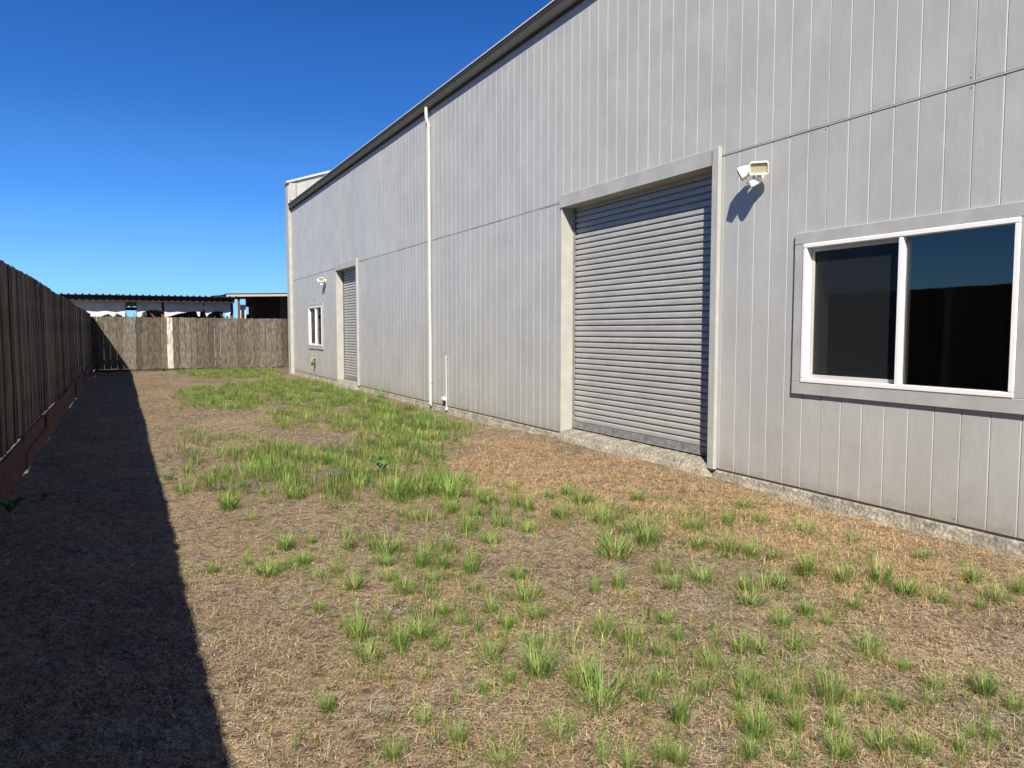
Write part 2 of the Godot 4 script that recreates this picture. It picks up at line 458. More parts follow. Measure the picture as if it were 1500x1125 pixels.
# the dry zone's edge wanders
func jitter(x: float, z: float) -> Vector2:
	return Vector2(x + 0.9 * patch_noise.get_noise_2d(x * 1.5 + 70.0, z * 1.5), z + 0.9 * patch_noise.get_noise_2d(x * 1.5, z * 1.5 + 70.0))


func make_ground() -> void:
	var xs := []
	var zs := []
	for e in [-900.0, -300.0, -100.0, -40.0, -15.0, -6.0, -3.0, -1.6]:
		xs.append(e)
	var x := -1.2
	while x < 5.6:
		xs.append(x)
		x += 0.06
	for e in [6.2, 8.0, 14.0, 24.0, 60.0, 200.0, 900.0]:
		xs.append(e)
	for e in [-900.0, -400.0, -150.0, -80.0, -55.0, -42.0, -36.0]:
		zs.append(e)
	var z := -33.0
	while z < 1.0:
		zs.append(z)
		z += 0.06 if z > -12.0 else 0.12
	for e in [1.5, 3.0, 6.0, 12.0, 30.0, 100.0, 300.0, 900.0]:
		zs.append(e)
	var dry := PackedVector2Array(DRY_ZONE)
	var v := PackedVector3Array()
	var c := PackedColorArray()
	var ix := PackedInt32Array()
	for j in zs.size():
		for i in xs.size():
			var p := Vector3(xs[i], 0, zs[j])
			p.y = ground_y(p.x, p.z)
			v.append(p)
			var a := 0.5 + 0.5 * patch_noise.get_noise_2d(p.x * 1.3, p.z * 1.3)
			var k := Color(0.29, 0.213, 0.15).lerp(Color(0.39, 0.295, 0.18), smooth(0.35, 0.7, a))
			var b := 0.5 + 0.5 * patch_noise.get_noise_2d(p.x * 3.0 + 50.0, p.z * 3.0)
			k = k.lerp(Color(0.29, 0.265, 0.235), 0.7 * smooth(0.58, 0.75, b))        # bare gravelly spots
			if p.x > 2.2 and inside(jitter(p.x, p.z), dry):
				k = k.lerp(Color(0.40, 0.265, 0.15), 0.4)
			c.append(k)
	for j in zs.size() - 1:
		for i in xs.size() - 1:
			var q := j * xs.size() + i
			ix.append_array(PackedInt32Array([q, q + 1, q + xs.size(), q + 1, q + xs.size() + 1, q + xs.size()]))
	var st := SurfaceTool.new()
	var arr := []
	arr.resize(Mesh.ARRAY_MAX)
	arr[Mesh.ARRAY_VERTEX] = v
	arr[Mesh.ARRAY_COLOR] = c
	arr[Mesh.ARRAY_INDEX] = ix
	var am := ArrayMesh.new()
	am.add_surface_from_arrays(Mesh.PRIMITIVE_TRIANGLES, arr)
	st.create_from(am, 0)
	st.generate_normals()
	var o := obj("ground", st, M.soil)
	tag(o, "bare brown dirt yard with dry straw between fence and building", "ground", "", "structure")


# ---------------------------------------------------------------- building
# y-intervals of [y0, y1] left free by the holes at this z
func free_spans(z0: float, z1: float, y0: float, y1: float, holes: Array) -> Array:
	var spans := [[y0, y1]]
	var zm := (z0 + z1) / 2.0
	for h in holes:
		if zm > h[0] and zm < h[1]:
			var next := []
			for s in spans:
				if h[2] >= s[1] or h[3] <= s[0]:
					next.append(s)
					continue
				if h[2] > s[0]:
					next.append([s[0], h[2]])
				if h[3] < s[1]:
					next.append([h[3], s[1]])
			spans = next
	return spans


# A grooved plywood sheet: flats between vertical grooves, cut round the holes. Front at x = 0.
func siding_sheet(z0: float, z1: float, y0: float, y1: float, holes: Array) -> SurfaceTool:
	var st := mb()
	var cut := [[z0, 0.003], [z0 + 0.003, 0.0]]           # z, depth of the profile
	var k := ceilf((z0 + 0.02 - SHEET_EDGE) / 0.2032)
	while SHEET_EDGE + k * 0.2032 < z1 - 0.02:
		var g := SHEET_EDGE + k * 0.2032
		cut.append_array([[g - 0.0070, 0.0], [g + 0.0010, 0.0055], [g + 0.0035, 0.0055], [g + 0.0055, 0.0]])
		k += 1.0
	cut.append_array([[z1 - 0.006, 0.0], [z1 - 0.004, 0.0065], [z1, 0.0065]])
	var at := []
	for h in holes:
		for e in [h[0], h[1]]:
			if e > z0 + 0.001 and e < z1 - 0.001:
				at.append(e)
	at.sort()
	var all := []
	for i in cut.size() - 1:
		all.append(cut[i])
		for e in at:
			if e > cut[i][0] and e < cut[i + 1][0]:
				all.append([e, lerpf(cut[i][1], cut[i + 1][1], (e - cut[i][0]) / (cut[i + 1][0] - cut[i][0]))])
	all.append(cut[-1])
	for i in all.size() - 1:
		var a: Array = all[i]
		var b: Array = all[i + 1]
		for s in free_spans(a[0], b[0], y0, y1, holes):
			quad(st, Vector3(a[1], s[0], a[0]), Vector3(b[1], s[0], b[0]), Vector3(b[1], s[1], b[0]), Vector3(a[1], s[1], a[0]), Vector3(-1, 0, 0))
			quad(st, Vector3(a[1], s[0], a[0]), Vector3(b[1], s[0], b[0]), Vector3(0.012, s[0], b[0]), Vector3(0.012, s[0], a[0]), Vector3.DOWN)
			quad(st, Vector3(a[1], s[1], a[0]), Vector3(b[1], s[1], b[0]), Vector3(0.012, s[1], b[0]), Vector3(0.012, s[1], a[0]), Vector3.UP)
	for e in [all[0], all[-1]]:
		for s in free_spans(e[0] - 0.001, e[0] + 0.001, y0, y1, holes):
			quad(st, Vector3(e[1], s[0], e[0]), Vector3(0.012, s[0], e[0]), Vector3(0.012, s[1], e[0]), Vector3(e[1], s[1], e[0]), Vector3(0, 0, -1 if e == all[0] else 1))
	return st


func holed_wall(st: SurfaceTool, x0: float, x1: float, z0: float, z1: float, y0: float, y1: float, holes: Array) -> void:
	var cuts := [z0, z1]
	for h in holes:
		cuts.append(h[0])
		cuts.append(h[1])
	cuts.sort()
	for i in cuts.size() - 1:
		if cuts[i + 1] - cuts[i] > 0.001:
			for s in free_spans(cuts[i], cuts[i + 1], y0, y1, holes):
				box(st, Vector3(x0, s[0], cuts[i]), Vector3(x1, s[1], cuts[i + 1]))


# Roll-up door in the opening z0..z1: curtain of curved slats, guides, bottom bar, casing.
func rolling_door(building: Node3D, z0: float, z1: float, label: String, casing: float) -> void:
	var y0 := 0.19
	var top := 3.115
	var door := Node3D.new()
	door.name = "rolling_door"
	building.add_child(door, true)
	door.set_meta("label", label)
	var pitch := 0.0715
	var n := int(ceil((top + 0.06 - y0 - 0.09) / pitch))
	var shapes := []
	for v in 2:
		var st := mb()
		var prof := [[0.008, 0.0000], [-0.0145, 0.0026], [-0.0190, 0.0077], [-0.0200, 0.0137], [-0.0185, 0.0428], [-0.0165, 0.0497], [-0.0090, 0.0582], [0.002, 0.0655], [0.008, 0.0715]]
		if v == 1:   # a slat with two pressed lines
			prof = [[0.008, 0.0000], [-0.0145, 0.0026], [-0.0190, 0.0077], [-0.0200, 0.0171], [-0.0165, 0.0197], [-0.0197, 0.0223], [-0.0190, 0.0325], [-0.0155, 0.0351], [-0.0187, 0.0377], [-0.0175, 0.0480], [-0.0090, 0.0582], [0.002, 0.0655], [0.008, 0.0715]]
		for i in prof.size() - 1:
			var a: Array = prof[i]
			var b: Array = prof[i + 1]
			var steps := 1
			for s in steps:
				quad(st, Vector3(a[0], a[1], z0 + 0.012), Vector3(a[0], a[1], z1 - 0.012), Vector3(b[0], b[1], z1 - 0.012), Vector3(b[0], b[1], z0 + 0.012), Vector3(-1, 0, 0))
		quad(st, Vector3(0.006, 0, z0 + 0.012), Vector3(0.006, 0, z1 - 0.012), Vector3(0.006, 0.0715, z1 - 0.012), Vector3(0.006, 0.0715, z0 + 0.012), Vector3(1, 0, 0))
		shapes.append(st.commit())
	var r := RandomNumberGenerator.new()
	r.seed = int(z0 * -100.0)
	for i in n:
		var special := i % 12 == 6
		var s := obj("slat", shapes[1 if special else 0], M.slat_worn if special or r.randf() < 0.15 else M.slat, door)
		s.position = Vector3(WX + 0.205 + r.randf_range(-0.0012, 0.0012), y0 + 0.09 + i * pitch, 0.0)
	var st := mb()
	cbox(st, Vector3(WX + 0.180, y0, z0 + 0.01), Vector3(WX + 0.215, y0 + 0.088, z1 - 0.01), 0.004)
	box(st, Vector3(WX + 0.155, y0 + 0.004, z0 + 0.012), Vector3(WX + 0.1795, y0 + 0.012, z1 - 0.012))
	obj("bottom_bar", st, M.steel, door)
	for e in [z0 + 0.004, z1 - 0.044]:
		st = mb()
		box(st, Vector3(WX + 0.167, y0 - 0.02, e), Vector3(WX + 0.177, top, e + 0.04))
		obj("guide", st, M.steel, door)
	# reveal boards and casing
	st = mb()
	cbox(st, Vector3(WX - 0.012, SILL + 0.004, z0 - 0.026), Vector3(WX + 0.26, top, z0), 0.003)
	obj("jamb", st, M.cream, door)
	st = mb()
	cbox(st, Vector3(WX + 0.002, SILL + 0.004, z1), Vector3(WX + 0.26, top, z1 + 0.022), 0.003)
	obj("jamb", st, M.cream, door)
	st = mb()
	cbox(st, Vector3(WX - 0.043, SILL - 0.012, z1 + 0.002), Vector3(WX - 0.0005, top + 0.158, z1 + casing), 0.004)
	obj("casing", st, M.trim, door)
	st = mb()
	cbox(st, Vector3(WX - 0.022, top - 0.004, z0 - 0.03), Vector3(WX - 0.0007, top + 0.158, z1 + 0.0015), 0.004)
	obj("header", st, M.trim, door)
	st = mb()
	box(st, Vector3(WX + 0.0005, top - 0.002, z0), Vector3(WX + 0.26, top + 0.03, z1))
	obj("soffit_board", st, M.trim, door)


# Sliding window: trim boards, white frame, a fixed and a sliding pane.
func slider(building: Node3D, z0: float, z1: float, y0: float, y1: float, label: String) -> void:
	var w := Node3D.new()
	w.name = "window"
	building.add_child(w, true)
	w.set_meta("label", label)
	var t := 0.098
	var d := WX - 0.026
	for b in [[y1, y1 + t, z0 - t, z1 + t], [y0 - t - 0.005, y0, z0 - t, z1 + t], [y0, y1, z0 - t, z0], [y0, y1, z1, z1 + t]]:
		var st := mb()
		var dd: float = d if b[2] == z0 - t and b[3] == z1 + t else d + 0.002
		cbox(st, Vector3(dd, b[0], b[2]), Vector3(WX - 0.0006, b[1], b[3]), 0.004)
		obj("trim_board", st, M.trim, w)
	var f := 0.038
	var mid := (z0 + z1) / 2.0 + 0.03
	var fx0 := d - 0.006
	var fx1 := WX + 0.085
	for b in [[y1 - f, y1, z0, z1], [y0, y0 + f, z0, z1], [y0 + f, y1 - f, z0, z0 + f], [y0 + f, y1 - f, z1 - f, z1]]:
		var st := mb()
		cbox(st, Vector3(fx0, b[0] + 0.0005, b[2] + 0.0005), Vector3(fx1, b[1] - 0.0005, b[3] - 0.0005), 0.005)
		obj("frame", st, M.vinyl, w)
	var st := mb()
	cbox(st, Vector3(fx0 + 0.004, y0 + f, mid - 0.018), Vector3(WX + 0.03, y1 - f, mid + 0.018), 0.004)
	obj("meeting_rail", st, M.vinyl, w)
	# the sliding half (far half) sits deeper, behind an insect screen
	var s := 0.03
	var sx := WX + 0.045
	for b in [[y1 - f - s, y1 - f, z0 + f, mid - 0.018], [y0 + f, y0 + f + s, z0 + f, mid - 0.018], [y0 + f + s, y1 - f - s, z0 + f, z0 + f + s]]:
		st = mb()
		cbox(st, Vector3(sx - 0.012, b[0], b[2]), Vector3(sx + 0.02, b[1], b[3]), 0.003)
		obj("sash", st, M.vinyl_grey, w)
	st = mb()
	box(st, Vector3(sx - 0.003, y0 + f + s - 0.002, z0 + f + s - 0.002), Vector3(sx - 0.0022, y1 - f - s + 0.002, mid - 0.0185))
	obj("insect_screen", st, M.screen, w)
	for e in [z0 + 0.001, z1 - 0.021]:
		st = mb()
		box(st, Vector3(fx1 + 0.001, y0 + 0.021, e), Vector3(WX + 0.27, y1 - 0.001, e + 0.02))
		obj("inner_jamb", st, M.plaster, w)
	st = mb()
	box(st, Vector3(fx1 + 0.001, y0 + 0.001, z0 + 0.001), Vector3(WX + 0.29, y0 + 0.02, z1 - 0.001))
	obj("inner_sill", st, M.plaster, w)
	for p in [[sx + 0.004, z0 + f + s, mid - 0.019, y0 + f + s, y1 - f - s], [WX + 0.012, mid + 0.019, z1 - f, y0 + f, y1 - f]]:
		for k in 2:                 # two sheets of glass each
			st = mb()
			var gx: float = p[0] + 0.014 * k
			quad(st, Vector3(gx, p[3], p[1]), Vector3(gx, p[3], p[2]), Vector3(gx, p[4], p[2]), Vector3(gx, p[4], p[1]), Vector3.LEFT)
			obj("pane", st, M.glass, w)


func make_building() -> void:
	var b := thing("warehouse", "long grey warehouse with grooved siding, two roll-up doors and two windows", "building", Vector3.ZERO)
	var door_near := [-8.88, -5.94, 0.0, 3.115]
	var door_far := [-20.93, -18.86, 0.0, 3.115]
	var win_near := [-4.79, -3.006, 1.055, 2.235]
	var win_far := [-24.40, -22.645, 1.04, 2.22]
	var holes := [door_near, door_far, win_near, win_far]
	var core_holes := []
	for h in holes:
		core_holes.append([h[0] - (0.03 if h[2] == 0.0 else 0.0), h[1] + (0.026 if h[2] == 0.0 else 0.0), h[2], h[3] + (0.032 if h[2] == 0.0 else 0.0)])
	var st := mb()
	holed_wall(st, WX + 0.014, WX + 0.26, FAR_Z + 0.01, NEAR_Z - 0.01, 0.0, TOP + 0.1, core_holes)
	obj("wall", st, M.core, b)
	st = mb()
	box(st, Vector3(WX + 0.26, 0, NEAR_Z - 0.2), Vector3(19.0, TOP, NEAR_Z - 0.01))
	box(st, Vector3(19.0, 0, FAR_Z + 0.01), Vector3(19.2, TOP + 4.6, NEAR_Z - 0.01))
	box(st, Vector3(WX + 0.26, TOP - 0.001, NEAR_Z - 0.2), Vector3(19.0, TOP + 4.6, NEAR_Z - 0.012))
	obj("back_wall", st, M.core, b)
	st = mb()
	box(st, Vector3(WX + 0.26, 0.02, FAR_Z + 0.02), Vector3(19.0, 0.12, NEAR_Z - 0.21))
	obj("floor", st, M.inside, b)
	# partitions of the dark rooms behind the windows
	st = mb()
	box(st, Vector3(9.5, 0.121, FAR_Z + 0.02), Vector3(9.6, 3.4, NEAR_Z - 0.21))
	box(st, Vector3(WX + 0.261, 3.4, FAR_Z + 0.02), Vector3(9.6, 3.5, NEAR_Z - 0.21))
	obj("inner_wall", st, M.inside, b)
	# siding sheets, two rows
	var z := SHEET_EDGE - 1.2192 * 19.0
	var i := 0
	while z < NEAR_Z - 0.05:
		var z0 := maxf(z, FAR_Z)
		var z1 := minf(z + 1.2192, NEAR_Z)
		if z1 - z0 > 0.02:
			for row in 2:
				var y0 := SILL if row == 0 else SEAM + 0.012
				var y1 := SEAM - 0.004 if row == 0 else TOP
				var covered := false
				for h in holes:
					if z0 >= h[0] and z1 <= h[1] and y0 >= h[2] and y1 <= h[3]:
						covered = true
				if covered:
					continue
				var through := holes.filter(func(h): return h[0] <= z0 and h[1] >= z1)
				for y in free_spans(z0, z1, y0, y1, through):
					var s := obj("siding_sheet", siding_sheet(z0 + 0.0006, z1 - 0.0006, y[0], y[1], holes), M["siding_%d" % ((i * 7 + row * 3 + i / 3) % 4)], b)
					s.position.x = WX + rng.randf_range(-0.0012, 0.0016)
		z += 1.2192
		i += 1
	# flashing in the joint between the rows
	for s in [[FAR_Z, -20.96], [-18.76, -8.91], [-5.84, NEAR_Z]]:
		var zz: float = s[0]
		while zz < s[1] - 0.01:
			var e := minf(zz + 3.05, s[1])
			var dy := rng.randf_range(-0.003, 0.003)
			var dt := rng.randf_range(-0.004, 0.004)
			var fp := [Vector2(0.012, -0.001), Vector2(-0.0045, -0.003), Vector2(-0.0035, 0.007), Vector2(0.012, 0.010)]
			st = mb()
			for k in 3:
				var o := [Vector3.DOWN, Vector3.LEFT, Vector3.UP]
				quad(st, Vector3(WX + fp[k].x, SEAM + dy + fp[k].y, zz), Vector3(WX + fp[k].x, SEAM + dt + fp[k].y, e), Vector3(WX + fp[k + 1].x, SEAM + dt + fp[k + 1].y, e), Vector3(WX + fp[k + 1].x, SEAM + dy + fp[k + 1].y, zz), o[k])
			obj("flashing", st, M.trim, b)
			zz = e + 0.002
	# rusty nail heads along the sheet edges
	st = mb()
	for k in 260:
		var nz := SHEET_EDGE - 1.2192 * (rng.randi() % 9 - 4) + (rng.randf_range(-0.03, -0.02) if rng.randf() < 0.6 else 0.2032 * (rng.randi() % 6) + 0.03)
		var ny: float = [SILL + 0.03, SEAM - 0.03, SEAM + 0.04, 0.0][rng.randi() % 4]
		if ny == 0.0:
			ny = rng.randf_range(0.2, 5.3)
		var clear := true
		for h in holes:
			if nz > h[0] - 0.13 and nz < h[1] + 0.13 and ny > h[2] - 0.13 and ny < h[3] + 0.18:
				clear = false
		if not clear:
			continue
		var c := Vector3(WX - 0.0032, ny, nz)
		var nr := rng.randf_range(0.0022, 0.0042)
		for q in 6:
			tri(st, c, c + Vector3(0.0015, sin(q * TAU / 6) * nr, cos(q * TAU / 6) * nr), c + Vector3(0.0015, sin((q + 1) * TAU / 6) * nr, cos((q + 1) * TAU / 6) * nr), Vector3.LEFT)
	obj("nail_heads", st, M.rust, b).set_meta("kind", "stuff")
	# eave: gutter, drip edge, roof sheet
	st = mb()
	var gp := [[5.168, 5.575], [5.158, 5.585], [5.152, 5.62], [5.152, 5.70], [5.140, 5.735], [5.140, 5.765]]
	for k in gp.size() - 1:
		quad(st, Vector3(gp[k][0], gp[k][1], FAR_Z - 0.1), Vector3(gp[k][0], gp[k][1], NEAR_Z + 0.1), Vector3(gp[k + 1][0], gp[k + 1][1], NEAR_Z + 0.1), Vector3(gp[k + 1][0], gp[k + 1][1], FAR_Z - 0.1), Vector3(-1, -0.2, 0))
	quad(st, Vector3(5.168, 5.575, FAR_Z - 0.1), Vector3(5.168, 5.575, NEAR_Z + 0.1), Vector3(5.25, 5.575, NEAR_Z + 0.1), Vector3(5.25, 5.575, FAR_Z - 0.1), Vector3.DOWN)
	quad(st, Vector3(5.141, 5.76, FAR_Z - 0.1), Vector3(5.141, 5.76, NEAR_Z + 0.1), Vector3(5.25, 5.74, NEAR_Z + 0.1), Vector3(5.25, 5.74, FAR_Z - 0.1), Vector3.UP)
	for e in [FAR_Z - 0.1, NEAR_Z + 0.1]:
		quad(st, Vector3(5.168, 5.575, e), Vector3(5.25, 5.575, e), Vector3(5.25, 5.755, e), Vector3(5.152, 5.755, e), Vector3(0, 0, e))
	obj("gutter", st, M.gutter, b)
	st = mb()
	box(st, Vector3(5.128, 5.766, FAR_Z - 0.1), Vector3(5.24, 5.786, NEAR_Z + 0.1))
	obj("drip_edge", st, M.drip_edge, b)
	st = mb()
	var slope := 0.33
	quad(st, Vector3(5.135, 5.792, FAR_Z), Vector3(5.135, 5.792, NEAR_Z + 0.1), Vector3(19.3, 5.792 + slope * 14.165, NEAR_Z + 0.1), Vector3(19.3, 5.792 + slope * 14.165, FAR_Z), Vector3.UP)
	quad(st, Vector3(5.24, 5.72, FAR_Z), Vector3(5.24, 5.72, NEAR_Z + 0.1), Vector3(19.3, 5.74 + slope * 14.06, NEAR_Z + 0.1), Vector3(19.3, 5.74 + slope * 14.06, FAR_Z), Vector3.DOWN)
	obj("roof", st, M.roof, b)
	# raised end wall at the far gable, with its post and coping
	st = mb()
	var gz0 := FAR_Z - 0.45
	var gz1 := FAR_Z - 0.02
	var ex := 5.135
	quad(st, Vector3(ex, 0, gz1), Vector3(19.3, 0, gz1), Vector3(19.3, 6.45 + 0.33 * 14.1, gz1), Vector3(ex, 6.45, gz1), Vector3.BACK)
	quad(st, Vector3(ex, 0, gz0), Vector3(19.3, 0, gz0), Vector3(19.3, 6.45 + 0.33 * 14.1, gz0), Vector3(ex, 6.45, gz0), Vector3.FORWARD)
	quad(st, Vector3(ex, 0, gz0), Vector3(ex, 0, gz1), Vector3(ex, 6.45, gz1), Vector3(ex, 6.45, gz0), Vector3.LEFT)
	quad(st, Vector3(19.3, 0, gz0), Vector3(19.3, 0, gz1), Vector3(19.3, 11.1, gz1), Vector3(19.3, 11.1, gz0), Vector3.RIGHT)
	obj("gable_wall", st, M.cream, b)
	st = mb()
	var ct := Transform3D(Basis(Vector3(0, 0, 1), atan(0.33)), Vector3(ex - 0.04, 6.45, 0))
	cbox(st, Vector3(0, 0.0, gz0 - 0.05), Vector3(15.0, 0.07, gz1 + 0.07), 0.008, ct)
	obj("coping", st, M.pipe_paint, b)
	st = mb()
	cbox(st, Vector3(ex + 0.04, 5.90, gz1 + 0.001), Vector3(ex + 0.26, 6.47, gz1 + 0.05), 0.006)
	obj("corner_post", st, M.trim, b)
	rolling_door(b, door_near[0], door_near[1], "grey roll-up door between white window and downspout, nearer one", 0.096)
	rolling_door(b, door_far[0], door_far[1], "grey roll-up door beside the small window, farther one", 0.096)
	slider(b, win_near[0], win_near[1], win_near[2], win_near[3], "large white sliding window in the foreground wall")
	slider(b, win_far[0], win_far[1], win_far[2], win_far[3], "small far white window beside the far roll-up door")
	make_footing(b, holes)
	# downspout with an elbow out to the gutter
	st = mb()
	var dz := -13.70
	var pts := [Vector3(5.150, 5.62, dz - 0.02), Vector3(5.146, 5.52, dz - 0.015), Vector3(5.150, 5.42, dz - 0.005), Vector3(5.170, 5.34, dz), Vector3(5.186, 5.24, dz)]
	for k in 12:
		pts.append(Vector3(5.187 + 0.002 * sin(k * 1.7), 5.1 - k * 0.455, dz + 0.003 * sin(k * 2.3)))
	pts.append(Vector3(5.18, 0.07, dz))
	pipe(st, pts, 0.034, 14)
	var spout := obj("downspout", st, M.pipe_paint, b)
	for y in [5.28, 2.25, 0.55]:
		st = mb()
		pipe(st, [Vector3(5.187, y - 0.03, dz), Vector3(5.187, y + 0.03, dz)], 0.038, 14)
		obj("collar", st, M.pipe_paint, spout)
	# short standpipe with an outlet box
	st = mb()
	pipe(st, [Vector3(5.203, 0.07, -12.93), Vector3(5.203, 1.01, -12.945)], 0.014, 10)
	var stand := obj("standpipe", st, M.pipe_paint, b)
	st = mb()
	pipe(st, [Vector3(5.203, 1.0, -12.945), Vector3(5.203, 1.045, -12.946)], 0.021, 10)
	obj("cap", st, M.pipe_paint, stand)
	st = mb()
	cbox(st, Vector3(5.17, 0.23, -13.10), Vector3(5.228, 0.29, -12.95), 0.006)
	obj("outlet_box", st, M.white_plastic, stand)
	st = mb()
	pipe(st, [Vector3(5.203, 0.06, -12.93), Vector3(5.203, 0.12, -12.93)], 0.035, 10)
	obj("base_flange", st, M.pipe_paint, stand)
	st = mb()
	box(st, Vector3(5.222, 0.15, -13.09), Vector3(5.2285, 0.225, -12.97))
	obj("cable_hole", st, M.dark_plastic, stand)
	# tap on the far wall
	st = mb()
	pipe(st, [Vector3(5.23, 0.66, -23.65), Vector3(5.17, 0.66, -23.65), Vector3(5.12, 0.63, -23.65), Vector3(5.11, 0.55, -23.65)], 0.022, 10)
	var tap := obj("garden_tap", st, M.brass, b)
	st = mb()
	pipe(st, [Vector3(5.17, 0.66, -23.65), Vector3(5.15, 0.75, -23.65)], 0.012, 8)
	pipe(st, [Vector3(5.148, 0.75, -23.65), Vector3(5.142, 0.775, -23.65)], 0.05, 12)
	obj("tap_handle", st, M.brass, tap)
	st = mb()
	cbox(st, Vector3(5.10, 0.44, -23.69), Vector3(5.2285, 0.53, -23.61), 0.01)
	obj("hose_coupling", st, M.dark_plastic, tap)


# Rough cast footing along the wall; in front of each door it comes forward as a sloping apron.
func make_footing(b: Node3D, holes: Array) -> void:
	var n := FastNoiseLite.new()
	n.seed = 77
	n.frequency = 1.0
	n.fractal_octaves = 4
	var st := mb()
	var rows := []
	var z := FAR_Z
	while z <= NEAR_Z:
		var apron := 0.0
		for h in [holes[0], holes[1]]:
			apron = maxf(apron, smoothstep(h[0] - 0.05, h[0] + 0.03, z) * (1.0 - smoothstep(h[1] - 0.03, h[1] + 0.05, z)))
		var w := n.get_noise_1d(z * 2.0) * 0.018
		var e := n.get_noise_1d(z * 7.0 + 40.0) * 0.008
		var top := lerpf(0.112 + e * 0.6, 0.175 + e, apron)
		var prof := [
			Vector3(lerpf(WX + 0.05, WX + 0.24, apron), top + 0.004, z),
			Vector3(lerpf(WX + 0.012, WX + 0.10, apron), top, z),
			Vector3(lerpf(WX + 0.004 + e, WX - 0.03 + w, apron), top - lerpf(0.012, 0.02, apron), z),
			Vector3(lerpf(WX - 0.006 + e, WX - 0.075 + w, apron), lerpf(0.06, 0.10, apron) + e, z),
			Vector3(lerpf(WX - 0.02 + w, WX - 0.11 + w, apron), 0.03 + e, z),
			Vector3(lerpf(WX - 0.045 + w, WX - 0.14 + w, apron), -0.08, z)]
		rows.append(prof)
		z += 0.025 if z > -15.0 else 0.06
	for i in rows.size() - 1:
		for k in 5:
			quad(st, rows[i][k], rows[i + 1][k], rows[i + 1][k + 1], rows[i][k + 1], Vector3(-1, 1, 0))
	obj("footing", st, M.concrete, b)


# ---------------------------------------------------------------- floodlights
func lamp_head(parent: Node3D, at: Vector3, towards: Vector3, size: Vector3) -> void:
	var t := Transform3D(Basis.looking_at(towards), at)
	var st := mb()
	var w := size.x / 2.0
	var h := size.y / 2.0
	var d := size.z
	var f := []      # front rim, behind it, back
	for s in [[1.0, -d / 2.0], [0.96, -d * 0.1], [0.55, d / 2.0]]:
		var ring := []
		for c in [[-1, -0.8], [-0.85, -1], [0.85, -1], [1, -0.8], [1, 0.8], [0.85, 1], [-0.85, 1], [-1, 0.8]]:
			ring.append(t * Vector3(c[0] * w * s[0], c[1] * h * s[0], s[1]))
		f.append(ring)
	for i in 2:
		for k in 8:
			var m: Vector3 = (f[i][k] + f[i][(k + 1) % 8]) / 2.0 - at
			quad(st, f[i][k], f[i][(k + 1) % 8], f[i + 1][(k + 1) % 8], f[i + 1][k], m)
	for k in range(1, 7):
		tri(st, f[2][0], f[2][k], f[2][k + 1], t.basis.z)
	# rim round the recessed lens
	var rim := []
	for c in [[-1, -0.8], [-0.85, -1], [0.85, -1], [1, -0.8], [1, 0.8], [0.85, 1], [-0.85, 1], [-1, 0.8]]:
		rim.append(t * Vector3(c[0] * w * 0.88, c[1] * h * 0.86, -d / 2.0))
	var deep := []
	for p in rim:
		deep.append(p + t.basis.z * 0.014)
	for k in 8:
		quad(st, f[0][k], f[0][(k + 1) % 8], rim[(k + 1) % 8], rim[k], -t.basis.z)
		quad(st, rim[k], rim[(k + 1) % 8], deep[(k + 1) % 8], deep[k], at - rim[k])
	var head := obj("lamp_head", st, M.white_plastic, parent)
	st = mb()
	for k in range(1, 7):
		tri(st, deep[0], deep[k], deep[k + 1], -t.basis.z)
	obj("lens", st, M.lamp_lens, head)


func floodlight(z: float, y: float, label: String) -> void:
	var o := thing("floodlight", label, "light", Vector3(WX, y, z), "twin floodlights with motion sensor on the warehouse wall")
	var st := mb()
	pipe(st, [Vector3(0.0, 0, 0), Vector3(-0.018, 0, 0), Vector3(-0.03, 0, 0)], 0.055, 20)
	obj("wall_plate", st, M.white_plastic, o)
	st = mb()
	pipe(st, [Vector3(-0.03, 0.01, 0.02), Vector3(-0.06, 0.03, 0.05), Vector3(-0.09, 0.035, 0.09)], 0.013, 8)
	pipe(st, [Vector3(-0.03, 0.01, -0.02), Vector3(-0.06, 0.02, -0.03), Vector3(-0.09, 0.025, -0.03)], 0.013, 8)
	pipe(st, [Vector3(-0.03, -0.02, 0), Vector3(-0.05, -0.04, 0.02), Vector3(-0.08, -0.06, 0.035)], 0.012, 8)
	obj("arm", st, M.brass, o)
	lamp_head(o, Vector3(-0.125, 0.045, 0.125), Vector3(-0.62, -0.42, 0.62), Vector3(0.165, 0.115, 0.09))
	lamp_head(o, Vector3(-0.135, 0.032, -0.035), Vector3(-0.60, -0.42, -0.55), Vector3(0.15, 0.105, 0.11))
	st = mb()
	var t := Transform3D(Basis.looking_at(Vector3(-0.75, -0.45, -0.2)), Vector3(-0.105, -0.072, 0.045))
	cbox(st, Vector3(-0.045, -0.032, -0.055), Vector3(0.045, 0.032, 0.05), 0.012, t)
	var sensor := obj("motion_sensor", st, M.white_plastic, o)
	st = mb()
	cbox(st, Vector3(-0.032, -0.030, -0.062), Vector3(0.032, 0.012, -0.05), 0.006, t)
	obj("sensor_window", st, M.vinyl_grey, sensor)


